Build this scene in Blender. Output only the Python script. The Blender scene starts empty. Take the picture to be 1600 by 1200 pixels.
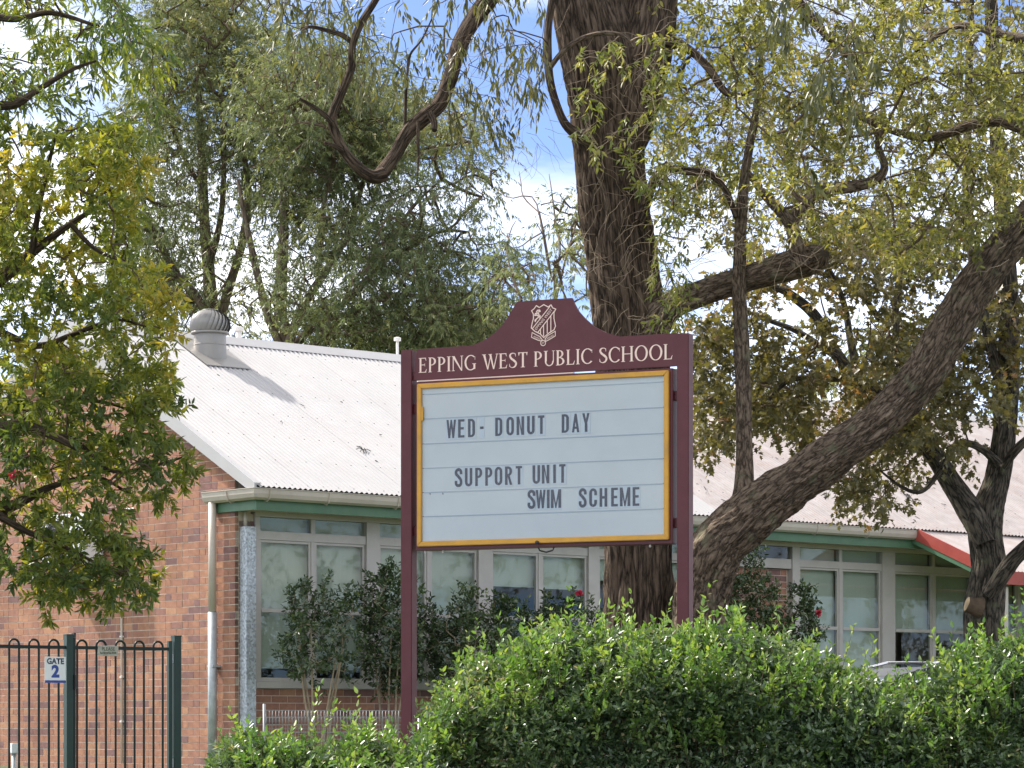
import bpy, bmesh, math, random
import numpy as np
from mathutils import Vector, Matrix, noise

# ------------------------------------------------------------------ camera, sky, sun, exposure
scene = bpy.context.scene
col = scene.collection
R = math.radians
F = 4650.0            # focal length in pixels of the 1600-pixel-wide photograph
HY = 1135.0           # eye level in the photograph (below the middle: rising-front / shift lens)
EYE = 1.6

cam_d = bpy.data.cameras.new('camera')
cam = bpy.data.objects.new('camera', cam_d)
col.objects.link(cam)
cam.location = (0, 0, EYE)
cam.rotation_euler = (R(90), 0, 0)
cam_d.sensor_width = 36.0
cam_d.lens = 36.0 * F / 1600.0
cam_d.shift_y = (HY - 600.0) / 1600.0
cam_d.clip_start = 0.5
cam_d.clip_end = 6000.0
scene.camera = cam

TH = R(41.0)
D1 = Vector((math.cos(TH), math.sin(TH), 0))
D2 = Vector((-math.sin(TH), math.cos(TH), 0))
SUN_H = (D2 - D1 * 0.32).normalized()
SUN_EL = R(46.0)
SUN = Vector((SUN_H.x * math.cos(SUN_EL), SUN_H.y * math.cos(SUN_EL), math.sin(SUN_EL)))

world = bpy.data.worlds.new('World')
scene.world = world
world.use_nodes = True
wn = world.node_tree.nodes
wl = world.node_tree.links
wn.clear()
sky = wn.new('ShaderNodeTexSky')
sky.sky_type = 'NISHITA'
sky.sun_disc = False
sky.sun_elevation = SUN_EL
sky.sun_rotation = math.atan2(SUN_H.x, SUN_H.y)
sky.altitude = 0
sky.air_density = 0.28
sky.dust_density = 0.5
sky.ozone_density = 3.0
bg = wn.new('ShaderNodeBackground')
bg.inputs['Strength'].default_value = 0.12
wo = wn.new('ShaderNodeOutputWorld')
# thin broken cloud over the whole sky, thicker towards the horizon as a flat cloud layer looks
tcw = wn.new('ShaderNodeTexCoord')
sep = wn.new('ShaderNodeSeparateXYZ'); wl.new(tcw.outputs['Generated'], sep.inputs[0])
zmx = wn.new('ShaderNodeMath'); zmx.operation = 'MAXIMUM'; zmx.inputs[1].default_value = 0.0; wl.new(sep.outputs[2], zmx.inputs[0])
zad = wn.new('ShaderNodeMath'); zad.operation = 'ADD'; zad.inputs[1].default_value = 0.12; wl.new(zmx.outputs[0], zad.inputs[0])
dvx = wn.new('ShaderNodeMath'); dvx.operation = 'DIVIDE'; wl.new(sep.outputs[0], dvx.inputs[0]); wl.new(zad.outputs[0], dvx.inputs[1])
dvy = wn.new('ShaderNodeMath'); dvy.operation = 'DIVIDE'; wl.new(sep.outputs[1], dvy.inputs[0]); wl.new(zad.outputs[0], dvy.inputs[1])
cmb = wn.new('ShaderNodeCombineXYZ'); wl.new(dvx.outputs[0], cmb.inputs[0]); wl.new(dvy.outputs[0], cmb.inputs[1])
cn = wn.new('ShaderNodeTexNoise'); cn.inputs['Scale'].default_value = 0.9; cn.inputs['Detail'].default_value = 8; cn.inputs['Roughness'].default_value = 0.55
cof = wn.new('ShaderNodeVectorMath'); cof.operation = 'ADD'; cof.inputs[1].default_value = (162.8, 21.2, 57.64)  # offset clears the framed sky; cloud out of view added for neutral fill
wl.new(cmb.outputs[0], cof.inputs[0]); wl.new(cof.outputs[0], cn.inputs[0])
cr_ = wn.new('ShaderNodeValToRGB'); cr_.color_ramp.elements[0].position = 0.38; cr_.color_ramp.elements[0].color = (0.0, 0.0, 0.0, 1)
cr_.color_ramp.elements[1].position = 0.66; cr_.color_ramp.elements[1].color = (0.9, 0.9, 0.9, 1)
wl.new(cn.outputs[0], cr_.inputs[0])
cmx = wn.new('ShaderNodeMixRGB'); wl.new(cr_.outputs[0], cmx.inputs[0]); wl.new(sky.outputs[0], cmx.inputs[1]); cmx.inputs[2].default_value = (8.2, 7.9, 7.4, 1)
wl.new(cmx.outputs[0], bg.inputs[0])
wl.new(bg.outputs[0], wo.inputs[0])

sun_d = bpy.data.lights.new('sun', 'SUN')
sun_d.energy = 2.6
sun_d.angle = R(1.5)
sun_d.color = (1.0, 0.93, 0.83)
sun = bpy.data.objects.new('sun', sun_d)
sun.rotation_euler = SUN.to_track_quat('Z', 'Y').to_euler()
sun.location = (-20, 20, 30)
col.objects.link(sun)

scene.view_settings.view_transform = 'Standard'
scene.view_settings.look = 'None'
scene.view_settings.gamma = 1.0
scene.view_settings.use_curve_mapping = False
scene.view_settings.exposure = 1.65
scene.cycles.use_denoising = True
scene.cycles.max_bounces = 8
scene.cycles.transparent_max_bounces = 12
scene.cycles.caustics_reflective = False
scene.cycles.caustics_refractive = False

rng = np.random.default_rng(7)
random.seed(7)

# ------------------------------------------------------------------ helpers
def P(px, py, Y):
    """world point seen at photo position (px, py) standing Y metres away"""
    return Vector(((px - 800.0) / F * Y, Y, EYE + (HY - py) / F * Y))

GZ = [(-400, 0.0), (14, 0.0), (20, 0.3), (28, 0.55), (33.2, 1.06), (70, 1.2), (3000, 1.2)]
def gz(Y):
    for (a, za), (b, zb) in zip(GZ, GZ[1:]):
        if Y <= b:
            return za + (zb - za) * max(0.0, (Y - a)) / (b - a)
    return GZ[-1][1]

class MB:
    def __init__(self):
        self.v = []; self.f = []; self.uv = None; self.smooth = False
    def poly(self, pts):
        n = len(self.v); self.v += [tuple(p) for p in pts]; self.f.append(tuple(range(n, n + len(pts))))
        return self
    def box(self, x0, x1, y0, y1, z0, z1, M=None):
        n = len(self.v)
        c = [(x, y, z) for z in (z0, z1) for y in (y0, y1) for x in (x0, x1)]
        if M is not None:
            c = [tuple(M @ Vector(p)) for p in c]
        self.v += c
        for q in ((0, 2, 3, 1), (4, 5, 7, 6), (0, 1, 5, 4), (2, 6, 7, 3), (0, 4, 6, 2), (1, 3, 7, 5)):
            self.f.append(tuple(n + i for i in q))
        return self
    def prism(self, pts2, d0, d1, axes='xz'):
        """polygon in 2D extruded along the third axis"""
        n = len(self.v); k = len(pts2)
        def mk(a, b, d):
            return {'xz': (a, d, b), 'yz': (d, a, b), 'xy': (a, b, d)}[axes]
        self.v += [mk(a, b, d0) for a, b in pts2] + [mk(a, b, d1) for a, b in pts2]
        self.f.append(tuple(range(n, n + k)))
        self.f.append(tuple(range(n + 2 * k - 1, n + k - 1, -1)))
        for i in range(k):
            j = (i + 1) % k
            self.f.append((n + i, n + k + i, n + k + j, n + j))
        return self
    def tube(self, pts, rad, seg=8, caps=True):
        pts = [Vector(p) for p in pts]
        if not hasattr(rad, '__len__'):
            rad = [rad] * len(pts)
        n0 = len(self.v)
        t_prev = None; ref = None
        for i, p in enumerate(pts):
            a = pts[max(0, i - 1)]; b = pts[min(len(pts) - 1, i + 1)]
            t = (b - a).normalized() if (b - a).length > 1e-9 else Vector((0, 0, 1))
            if ref is None:
                ref = t.orthogonal().normalized()
            else:
                ref = (ref - t * ref.dot(t))
                ref = ref.normalized() if ref.length > 1e-6 else t.orthogonal().normalized()
            bi = t.cross(ref)
            for s in range(seg):
                an = 2 * math.pi * s / seg
                self.v.append(tuple(p + (ref * math.cos(an) + bi * math.sin(an)) * rad[i]))
        for i in range(len(pts) - 1):
            for s in range(seg):
                a = n0 + i * seg + s; b = n0 + i * seg + (s + 1) % seg
                self.f.append((a, b, b + seg, a + seg))
        if caps:
            self.f.append(tuple(n0 + s for s in range(seg - 1, -1, -1)))
            e = n0 + (len(pts) - 1) * seg
            self.f.append(tuple(e + s for s in range(seg)))
        return self
    def lathe(self, prof, seg=24, center=(0, 0, 0)):
        n0 = len(self.v); cx, cy, cz = center
        for r, z in prof:
            for s in range(seg):
                a = 2 * math.pi * s / seg
                self.v.append((cx + r * math.cos(a), cy + r * math.sin(a), cz + z))
        for i in range(len(prof) - 1):
            for s in range(seg):
                a = n0 + i * seg + s; b = n0 + i * seg + (s + 1) % seg
                self.f.append((a, b, b + seg, a + seg))
        self.f.append(tuple(n0 + s for s in range(seg - 1, -1, -1)))
        e = n0 + (len(prof) - 1) * seg
        self.f.append(tuple(e + s for s in range(seg)))
        return self
    def mesh(self, name, m=None, smooth=False):
        me = bpy.data.meshes.new(name)
        me.from_pydata(self.v, [], self.f)
        if m is not None:
            me.materials.append(m)
        if smooth:
            me.polygons.foreach_set('use_smooth', [True] * len(me.polygons))
        me.update()
        return me
    def build(self, name, m, parent=None, loc=(0, 0, 0), rot=(0, 0, 0), smooth=False, bevel=0.0):
        me = self.mesh(name, m, smooth)
        if bevel:
            bm = bmesh.new(); bm.from_mesh(me)
            bmesh.ops.bevel(bm, geom=list(bm.edges), offset=bevel, segments=2, affect='EDGES', clamp_overlap=True)
            bm.to_mesh(me); bm.free()
        return link(name, me, parent, loc, rot)

def link(name, me, parent=None, loc=(0, 0, 0), rot=(0, 0, 0)):
    o = bpy.data.objects.new(name, me)
    o.location = loc; o.rotation_euler = rot
    if parent is not None:
        o.parent = parent
    col.objects.link(o)
    return o

def tag(o, label=None, cat=None, group=None, kind=None):
    if label: o['label'] = label
    if cat: o['category'] = cat
    if group: o['group'] = group
    if kind: o['kind'] = kind
    return o

def thing(name, label, cat, loc=(0, 0, 0), rz=0.0, group=None):
    o = link(name, None, None, loc, (0, 0, rz))
    return tag(o, label, cat, group)

def crom(pts, n=6):
    """Catmull-Rom resample of a list of tuples"""
    p = [np.array(q, dtype=float) for q in pts]
    p = [2 * p[0] - p[1]] + p + [2 * p[-1] - p[-2]]
    out = []
    for i in range(1, len(p) - 2):
        for k in range(n):
            t = k / n
            out.append(0.5 * ((2 * p[i]) + (-p[i - 1] + p[i + 1]) * t + (2 * p[i - 1] - 5 * p[i] + 4 * p[i + 1] - p[i + 2]) * t * t
                              + (-p[i - 1] + 3 * p[i] - 3 * p[i + 1] + p[i + 2]) * t ** 3))
    out.append(p[-2])
    return out

# ------------------------------------------------------------------ materials
def mat_new(name):
    m = bpy.data.materials.new(name)
    m.use_nodes = True
    nt = m.node_tree
    b = nt.nodes['Principled BSDF']
    return m, nt, b

def lin(r, g, b):
    f = lambda c: ((c / 255.0 + 0.055) / 1.055) ** 2.4 if c > 10 else c / 255.0 / 12.92
    return (f(r), f(g), f(b), 1)

def ramp(nt, stops, interp='LINEAR'):
    r = nt.nodes.new('ShaderNodeValToRGB')
    r.color_ramp.interpolation = interp
    e = r.color_ramp.elements
    while len(e) < len(stops):
        e.new(0.5)
    for q, (p, c) in zip(e, stops):
        q.position = p
        q.color = (c[0], c[1], c[2], 1)
    return r

def paint(name, c, var=0.12, scale=3.0, rough=0.5, metal=0.0, bump=0.0, bscale=60.0, spec=0.5, dirt=None, dirt_amt=0.3, dirt_scale=1.5, stretch=(1, 1, 1)):
    m, nt, b = mat_new(name)
    tc = nt.nodes.new('ShaderNodeTexCoord')
    mp = nt.nodes.new('ShaderNodeMapping'); mp.inputs['Scale'].default_value = stretch
    nt.links.new(tc.outputs['Object'], mp.inputs[0])
    no = nt.nodes.new('ShaderNodeTexNoise')
    no.inputs['Scale'].default_value = scale; no.inputs['Detail'].default_value = 6; no.inputs['Roughness'].default_value = 0.65
    nt.links.new(mp.outputs[0], no.inputs[0])
    lo = [x * (1 - var) for x in c[:3]]; hi = [min(1, x * (1 + var)) for x in c[:3]]
    r = ramp(nt, [(0.3, lo), (0.7, hi)])
    nt.links.new(no.outputs[0], r.inputs[0])
    out = r.outputs[0]
    if dirt:
        n2 = nt.nodes.new('ShaderNodeTexNoise'); n2.inputs['Scale'].default_value = dirt_scale; n2.inputs['Detail'].default_value = 9
        n2.inputs['Roughness'].default_value = 0.75
        nt.links.new(mp.outputs[0], n2.inputs[0])
        r2 = ramp(nt, [(0.45, (0, 0, 0)), (0.75, (dirt_amt,) * 3)])
        nt.links.new(n2.outputs[0], r2.inputs[0])
        mx = nt.nodes.new('ShaderNodeMixRGB')
        nt.links.new(r2.outputs[0], mx.inputs[0]); nt.links.new(out, mx.inputs[1]); mx.inputs[2].default_value = (*dirt[:3], 1)
        out = mx.outputs[0]
    nt.links.new(out, b.inputs['Base Color'])
    b.inputs['Roughness'].default_value = rough
    b.inputs['Metallic'].default_value = metal
    b.inputs['Specular IOR Level'].default_value = spec
    if bump:
        n3 = nt.nodes.new('ShaderNodeTexNoise'); n3.inputs['Scale'].default_value = bscale; n3.inputs['Detail'].default_value = 4
        nt.links.new(tc.outputs['Object'], n3.inputs[0])
        bp = nt.nodes.new('ShaderNodeBump'); bp.inputs['Strength'].default_value = bump; bp.inputs['Distance'].default_value = 0.01
        nt.links.new(n3.outputs[0], bp.inputs['Height']); nt.links.new(bp.outputs[0], b.inputs['Normal'])
    return m

def leaf_mat(name, stops, transl=0.4, tcol=(1.25, 1.2, 0.5), rough=0.4, spec=0.45):
    m, nt, b = mat_new(name)
    at = nt.nodes.new('ShaderNodeAttribute'); at.attribute_name = 'rnd'
    r = ramp(nt, stops)
    nt.links.new(at.outputs['Fac'], r.inputs[0])
    nt.links.new(r.outputs[0], b.inputs['Base Color'])
    b.inputs['Roughness'].default_value = rough
    b.inputs['Specular IOR Level'].default_value = spec
    tr = nt.nodes.new('ShaderNodeBsdfTranslucent')
    ml = nt.nodes.new('ShaderNodeMixRGB'); ml.blend_type = 'MULTIPLY'; ml.inputs[0].default_value = 1.0
    nt.links.new(r.outputs[0], ml.inputs[1]); ml.inputs[2].default_value = (*tcol, 1)
    nt.links.new(ml.outputs[0], tr.inputs[0])
    mx = nt.nodes.new('ShaderNodeMixShader'); mx.inputs[0].default_value = transl
    nt.links.new(b.outputs[0], mx.inputs[1]); nt.links.new(tr.outputs[0], mx.inputs[2])
    nt.links.new(mx.outputs[0], nt.nodes['Material Output'].inputs[0])
    return m

def bark_mat(name, dark, light, us=18.0, vs=5.0, bump=0.8, dist=0.03, lichen=None):
    """furrowed bark: long plates parted by cracks, fibrous grain on the plates"""
    m, nt, b = mat_new(name)
    uv = nt.nodes.new('ShaderNodeUVMap'); uv.uv_map = 'uv'
    mp = nt.nodes.new('ShaderNodeMapping'); mp.inputs['Scale'].default_value = (us, vs, 1)
    nt.links.new(uv.outputs[0], mp.inputs[0])
    dn = nt.nodes.new('ShaderNodeTexNoise'); dn.inputs['Scale'].default_value = 0.9; dn.inputs['Detail'].default_value = 5
    nt.links.new(mp.outputs[0], dn.inputs[0])
    mv = nt.nodes.new('ShaderNodeMixRGB'); mv.blend_type = 'LINEAR_LIGHT'; mv.inputs[0].default_value = 1.0
    nt.links.new(mp.outputs[0], mv.inputs[1]); nt.links.new(dn.outputs['Color'], mv.inputs[2])
    vo = nt.nodes.new('ShaderNodeTexVoronoi'); vo.feature = 'DISTANCE_TO_EDGE'; vo.inputs['Scale'].default_value = 1.0
    nt.links.new(mv.outputs[0], vo.inputs[0])
    vr = ramp(nt, [(0.0, (0, 0, 0)), (0.06, (0.25, 0.25, 0.25)), (0.22, (0.8, 0.8, 0.8)), (0.45, (1, 1, 1))])
    nt.links.new(vo.outputs['Distance'], vr.inputs[0])
    mp2 = nt.nodes.new('ShaderNodeMapping'); mp2.inputs['Scale'].default_value = (us * 2.2, vs * 2.2, 1)
    nt.links.new(uv.outputs[0], mp2.inputs[0])
    n1 = nt.nodes.new('ShaderNodeTexNoise'); n1.inputs['Scale'].default_value = 1.0; n1.inputs['Detail'].default_value = 8; n1.inputs['Roughness'].default_value = 0.7
    nt.links.new(mp2.outputs[0], n1.inputs[0])
    # height = plates * 0.7 + grain * 0.5
    h1 = nt.nodes.new('ShaderNodeMath'); h1.operation = 'MULTIPLY'; h1.inputs[1].default_value = 0.30; nt.links.new(vr.outputs[0], h1.inputs[0])
    h2 = nt.nodes.new('ShaderNodeMath'); h2.operation = 'MULTIPLY_ADD'; h2.inputs[1].default_value = 1.0
    nt.links.new(n1.outputs[0], h2.inputs[0]); nt.links.new(h1.outputs[0], h2.inputs[2])
    n2 = nt.nodes.new('ShaderNodeTexNoise'); n2.inputs['Scale'].default_value = 3.0; n2.inputs['Detail'].default_value = 5
    nt.links.new(uv.outputs[0], n2.inputs[0])
    r = ramp(nt, [(0.50, dark), (0.72, [(a * 0.45 + c * 0.55) for a, c in zip(dark, light)]), (0.95, light)])
    nt.links.new(h2.outputs[0], r.inputs[0])
    mx = nt.nodes.new('ShaderNodeMixRGB'); mx.blend_type = 'MULTIPLY'; mx.inputs[0].default_value = 0.6
    r2 = ramp(nt, [(0.3, (0.6, 0.57, 0.55)), (0.7, (1.15, 1.12, 1.08))])
    nt.links.new(n2.outputs[0], r2.inputs[0])
    nt.links.new(r.outputs[0], mx.inputs[1]); nt.links.new(r2.outputs[0], mx.inputs[2])
    out = mx.outputs[0]
    if lichen:
        n4 = nt.nodes.new('ShaderNodeTexNoise'); n4.inputs['Scale'].default_value = 7.0; n4.inputs['Detail'].default_value = 8
        nt.links.new(uv.outputs[0], n4.inputs[0])
        r4 = ramp(nt, [(0.56, (0, 0, 0)), (0.68, (0.55, 0.55, 0.55))])
        nt.links.new(n4.outputs[0], r4.inputs[0])
        m4 = nt.nodes.new('ShaderNodeMixRGB'); nt.links.new(r4.outputs[0], m4.inputs[0]); nt.links.new(out, m4.inputs[1]); m4.inputs[2].default_value = (*lichen, 1)
        out = m4.outputs[0]
    nt.links.new(out, b.inputs['Base Color'])
    b.inputs['Roughness'].default_value = 0.92
    b.inputs['Specular IOR Level'].default_value = 0.15
    bp = nt.nodes.new('ShaderNodeBump'); bp.inputs['Strength'].default_value = bump; bp.inputs['Distance'].default_value = dist
    nt.links.new(h2.outputs[0], bp.inputs['Height']); nt.links.new(bp.outputs[0], b.inputs['Normal'])
    return m

def glass_mat(name, tint=(0.86, 0.9, 0.88), refl=1.0, rough=0.02):
    """clear sheet glass: see-through with a Fresnel reflection"""
    m, nt, b = mat_new(name)
    nt.nodes.remove(b)
    tr = nt.nodes.new('ShaderNodeBsdfTransparent'); tr.inputs[0].default_value = (*tint, 1)
    gl = nt.nodes.new('ShaderNodeBsdfGlossy'); gl.inputs['Roughness'].default_value = rough
    fr = nt.nodes.new('ShaderNodeFresnel'); fr.inputs['IOR'].default_value = 1.55
    ge = nt.nodes.new('ShaderNodeNewGeometry')
    io = nt.nodes.new('ShaderNodeMapRange'); io.inputs['To Min'].default_value = 1.5; io.inputs['To Max'].default_value = 1 / 1.5
    nt.links.new(ge.outputs['Backfacing'], io.inputs['Value']); nt.links.new(io.outputs[0], fr.inputs['IOR'])
    mu = nt.nodes.new('ShaderNodeMath'); mu.operation = 'MULTIPLY'; mu.inputs[1].default_value = refl
    nt.links.new(fr.outputs[0], mu.inputs[0])
    mx = nt.nodes.new('ShaderNodeMixShader')
    nt.links.new(mu.outputs[0], mx.inputs[0]); nt.links.new(tr.outputs[0], mx.inputs[1]); nt.links.new(gl.outputs[0], mx.inputs[2])
    nt.links.new(mx.outputs[0], nt.nodes['Material Output'].inputs[0])
    return m

def brick_mat(name):
    m, nt, b = mat_new(name)
    at = nt.nodes.new('ShaderNodeAttribute'); at.attribute_name = 'rnd'
    r = ramp(nt, [(0.0, (0.22, 0.13, 0.125)), (0.14, (0.27, 0.15, 0.135)), (0.22, (0.35, 0.18, 0.135)), (0.6, (0.39, 0.20, 0.135)), (0.85, (0.42, 0.22, 0.14)), (1.0, (0.46, 0.26, 0.165))])
    nt.links.new(at.outputs['Fac'], r.inputs[0])
    tc = nt.nodes.new('ShaderNodeTexCoord')
    no = nt.nodes.new('ShaderNodeTexNoise'); no.inputs['Scale'].default_value = 14; no.inputs['Detail'].default_value = 8; no.inputs['Roughness'].default_value = 0.7
    nt.links.new(tc.outputs['Object'], no.inputs[0])
    r2 = ramp(nt, [(0.3, (0.72, 0.7, 0.7)), (0.7, (1.2, 1.2, 1.2))])
    nt.links.new(no.outputs[0], r2.inputs[0])
    mx = nt.nodes.new('ShaderNodeMixRGB'); mx.blend_type = 'MULTIPLY'; mx.inputs[0].default_value = 0.8
    nt.links.new(r.outputs[0], mx.inputs[1]); nt.links.new(r2.outputs[0], mx.inputs[2])
    ge = nt.nodes.new('ShaderNodeNewGeometry')
    ns = nt.nodes.new('ShaderNodeTexNoise'); ns.inputs['Scale'].default_value = 1.1; ns.inputs['Detail'].default_value = 7; ns.inputs['Roughness'].default_value = 0.65
    nt.links.new(ge.outputs['Position'], ns.inputs[0])
    rs_ = ramp(nt, [(0.3, (0.68, 0.66, 0.66)), (0.55, (1, 1, 1)), (0.75, (1.12, 1.12, 1.1))])
    nt.links.new(ns.outputs[0], rs_.inputs[0])
    mx2 = nt.nodes.new('ShaderNodeMixRGB'); mx2.blend_type = 'MULTIPLY'; mx2.inputs[0].default_value = 1.0
    nt.links.new(mx.outputs[0], mx2.inputs[1]); nt.links.new(rs_.outputs[0], mx2.inputs[2])
    nt.links.new(mx2.outputs[0], b.inputs['Base Color'])
    b.inputs['Roughness'].default_value = 0.9; b.inputs['Specular IOR Level'].default_value = 0.2
    n3 = nt.nodes.new('ShaderNodeTexNoise'); n3.inputs['Scale'].default_value = 90; n3.inputs['Detail'].default_value = 3
    nt.links.new(tc.outputs['Object'], n3.inputs[0])
    bp = nt.nodes.new('ShaderNodeBump'); bp.inputs['Strength'].default_value = 0.5; bp.inputs['Distance'].default_value = 0.004
    nt.links.new(n3.outputs[0], bp.inputs['Height']); nt.links.new(bp.outputs[0], b.inputs['Normal'])
    return m

def galv_mat(name, c=(0.42, 0.46, 0.5), scale=45.0, contrast=0.35):
    m, nt, b = mat_new(name)
    tc = nt.nodes.new('ShaderNodeTexCoord')
    vo = nt.nodes.new('ShaderNodeTexVoronoi'); vo.inputs['Scale'].default_value = scale
    nt.links.new(tc.outputs['Object'], vo.inputs[0])
    hs = nt.nodes.new('ShaderNodeSeparateColor')
    nt.links.new(vo.outputs['Color'], hs.inputs[0])
    r = ramp(nt, [(0.0, [x * (1 - contrast) for x in c]), (1.0, [min(1, x * (1 + contrast)) for x in c])])
    nt.links.new(hs.outputs[0], r.inputs[0])
    nt.links.new(r.outputs[0], b.inputs['Base Color'])
    b.inputs['Metallic'].default_value = 0.35; b.inputs['Roughness'].default_value = 0.5
    return m

M = {}
M['brick'] = brick_mat('brick')
M['mortar'] = paint('mortar', (0.62, 0.54, 0.45), 0.15, 9, 0.95, bump=0.4, bscale=120, dirt=(0.25, 0.2, 0.16), dirt_amt=0.4)
M['roof'] = paint('roof_paint', (0.42, 0.415, 0.42), 0.06, 2.0, 0.42, dirt=(0.42, 0.35, 0.31), dirt_amt=0.22, dirt_scale=1.2, spec=0.4)
M['roof_dirty'] = paint('roof_paint_weathered', (0.38, 0.345, 0.34), 0.16, 3.0, 0.55, dirt=(0.26, 0.18, 0.15), dirt_amt=0.6, dirt_scale=2.2, spec=0.35)
M['cream'] = paint('cream_paint', (0.52, 0.47, 0.41), 0.07, 2.0, 0.5, dirt=(0.25, 0.2, 0.16), dirt_amt=0.35)
M['frame'] = paint('window_frame_paint', (0.50, 0.475, 0.45), 0.06, 2.0, 0.5, dirt=(0.3, 0.26, 0.22), dirt_amt=0.3, dirt_scale=3)
M['green'] = paint('green_paint', (0.072, 0.165, 0.095), 0.12, 3.0, 0.5, dirt=(0.15, 0.2, 0.13), dirt_amt=0.4)
M['red'] = paint('red_paint', (0.34, 0.055, 0.042), 0.12, 3.0, 0.5, dirt=(0.3, 0.12, 0.1), dirt_amt=0.3)
M['galv'] = galv_mat('galvanised_steel')
M['galv_plain'] = paint('galvanised_pipe', (0.42, 0.46, 0.48), 0.2, 12, 0.5, metal=0.3)
M['vent'] = paint('vent_metal', (0.30, 0.29, 0.275), 0.08, 4, 0.45, metal=0.3, dirt=(0.3, 0.26, 0.22), dirt_amt=0.3)
M['glass'] = glass_mat('window_glass', refl=0.6)
M['acrylic'] = glass_mat('acrylic_sheet', (0.93, 0.95, 0.96), 0.8, 0.06)
M['blind'] = paint('roller_blind', (0.60, 0.61, 0.55), 0.05, 1.5, 0.9, spec=0.1)
M['room'] = paint('room_paint', (0.20, 0.17, 0.14), 0.2, 0.6, 0.9)
M['maroon'] = paint('maroon_paint', (0.088, 0.011, 0.016), 0.10, 2.5, 0.45, dirt=(0.14, 0.05, 0.06), dirt_amt=0.25, dirt_scale=5, bump=0.04, bscale=200)
M['gold'] = paint('gold_frame', (0.60, 0.31, 0.035), 0.12, 6, 0.4, metal=0.15, dirt=(0.25, 0.15, 0.06), dirt_amt=0.4, dirt_scale=7)
M['board'] = paint('board_panel', (0.66, 0.67, 0.665), 0.05, 1.3, 0.4, spec=0.4, dirt=(0.5, 0.47, 0.42), dirt_amt=0.25, dirt_scale=2.5)
M['track'] = paint('board_track', (0.40, 0.45, 0.50), 0.05, 2, 0.4)
M['tile'] = paint('letter_tile_plastic', (0.58, 0.62, 0.66), 0.04, 8, 0.35)
M['black'] = paint('black_letter', (0.03, 0.022, 0.028), 0.15, 9, 0.5)
M['sign_cream'] = paint('cream_lettering', (0.86, 0.66, 0.57), 0.06, 25, 0.5)
M['fence'] = paint('dark_green_steel', (0.006, 0.016, 0.014), 0.2, 5, 0.4, spec=0.3)
M['fence_post'] = paint('green_steel_post', (0.010, 0.035, 0.028), 0.2, 5, 0.4, spec=0.4)
M['white'] = paint('white_plate', (0.78, 0.80, 0.82), 0.04, 3, 0.4)
M['old_plate'] = paint('weathered_plate', (0.42, 0.42, 0.37), 0.25, 18, 0.6, dirt=(0.2, 0.2, 0.14), dirt_amt=0.6, dirt_scale=14)
M['blue'] = paint('blue_print', (0.02, 0.06, 0.30), 0.08, 4, 0.4)
M['dark_print'] = paint('dark_print', (0.03, 0.05, 0.08), 0.08, 4, 0.4)
M['faded_print'] = paint('faded_print', (0.10, 0.11, 0.07), 0.4, 30, 0.6)
M['pvc'] = paint('white_pipe', (0.72, 0.69, 0.66), 0.05, 4, 0.4)
M['dark_metal'] = paint('dark_metal', (0.03, 0.03, 0.03), 0.2, 8, 0.5)
M['wire'] = paint('wire_galvanised', (0.30, 0.31, 0.32), 0.1, 10, 0.45, metal=0.4)
M['car'] = paint('car_paint', (0.02, 0.022, 0.026), 0.05, 2, 0.38, metal=0.0, spec=0.35)
M['car_glass'] = paint('car_glass', (0.03, 0.035, 0.04), 0.05, 2, 0.05, spec=0.8)
M['chrome'] = paint('chrome_trim', (0.75, 0.76, 0.78), 0.03, 2, 0.18, metal=0.9)
M['tyre'] = paint('tyre_rubber', (0.02, 0.02, 0.02), 0.2, 8, 0.8)
M['lamp'] = paint('lamp_glass', (0.7, 0.7, 0.68), 0.03, 2, 0.1)
M['grass'] = paint('grass_ground', (0.07, 0.10, 0.035), 0.4, 1.5, 0.95, dirt=(0.12, 0.09, 0.05), dirt_amt=0.6, bump=0.6, bscale=30)
M['asphalt'] = paint('asphalt', (0.05, 0.05, 0.052), 0.2, 6, 0.9, bump=0.4, bscale=150)
M['concrete'] = paint('concrete', (0.36, 0.35, 0.33), 0.15, 3, 0.9, bump=0.3, bscale=80, dirt=(0.2, 0.18, 0.15), dirt_amt=0.4)
M['mulch'] = paint('garden_soil', (0.06, 0.045, 0.03), 0.4, 6, 0.95, bump=0.6, bscale=60)
M['bark_gum'] = bark_mat('bark_gum', (0.045, 0.033, 0.026), (0.27, 0.205, 0.155), 26, 3.2, 1.0, 0.04)
M['bark_limb'] = bark_mat('bark_limb', (0.080, 0.060, 0.047), (0.42, 0.335, 0.255), 30, 8.0, 1.0, 0.04, lichen=(0.24, 0.25, 0.16))
M['bark_oak'] = bark_mat('bark_oak', (0.030, 0.027, 0.024), (0.20, 0.175, 0.14), 32, 5.0, 1.0, 0.03, lichen=(0.14, 0.15, 0.09))
M['bark_far'] = bark_mat('bark_far', (0.09, 0.070, 0.058), (0.30, 0.235, 0.19), 6, 1.2, 0.5, 0.04)
M['bark_left'] = bark_mat('bark_left', (0.035, 0.027, 0.02), (0.16, 0.12, 0.09), 20, 3.0, 0.8, 0.02)
M['twig'] = paint('twig_bark', (0.115, 0.085, 0.06), 0.3, 12, 0.9, spec=0.1)
M['twig_pale'] = paint('pale_twig_bark', (0.34, 0.27, 0.19), 0.25, 12, 0.9, spec=0.1)
M['cutwood'] = paint('cut_wood', (0.45, 0.34, 0.20), 0.2, 18, 0.9)
M['leaf_gum'] = leaf_mat('leaf_gum', [(0, (0.095, 0.10, 0.045)), (0.4, (0.17, 0.185, 0.065)), (0.8, (0.31, 0.315, 0.09)), (1, (0.36, 0.30, 0.16))], 0.5)
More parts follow.
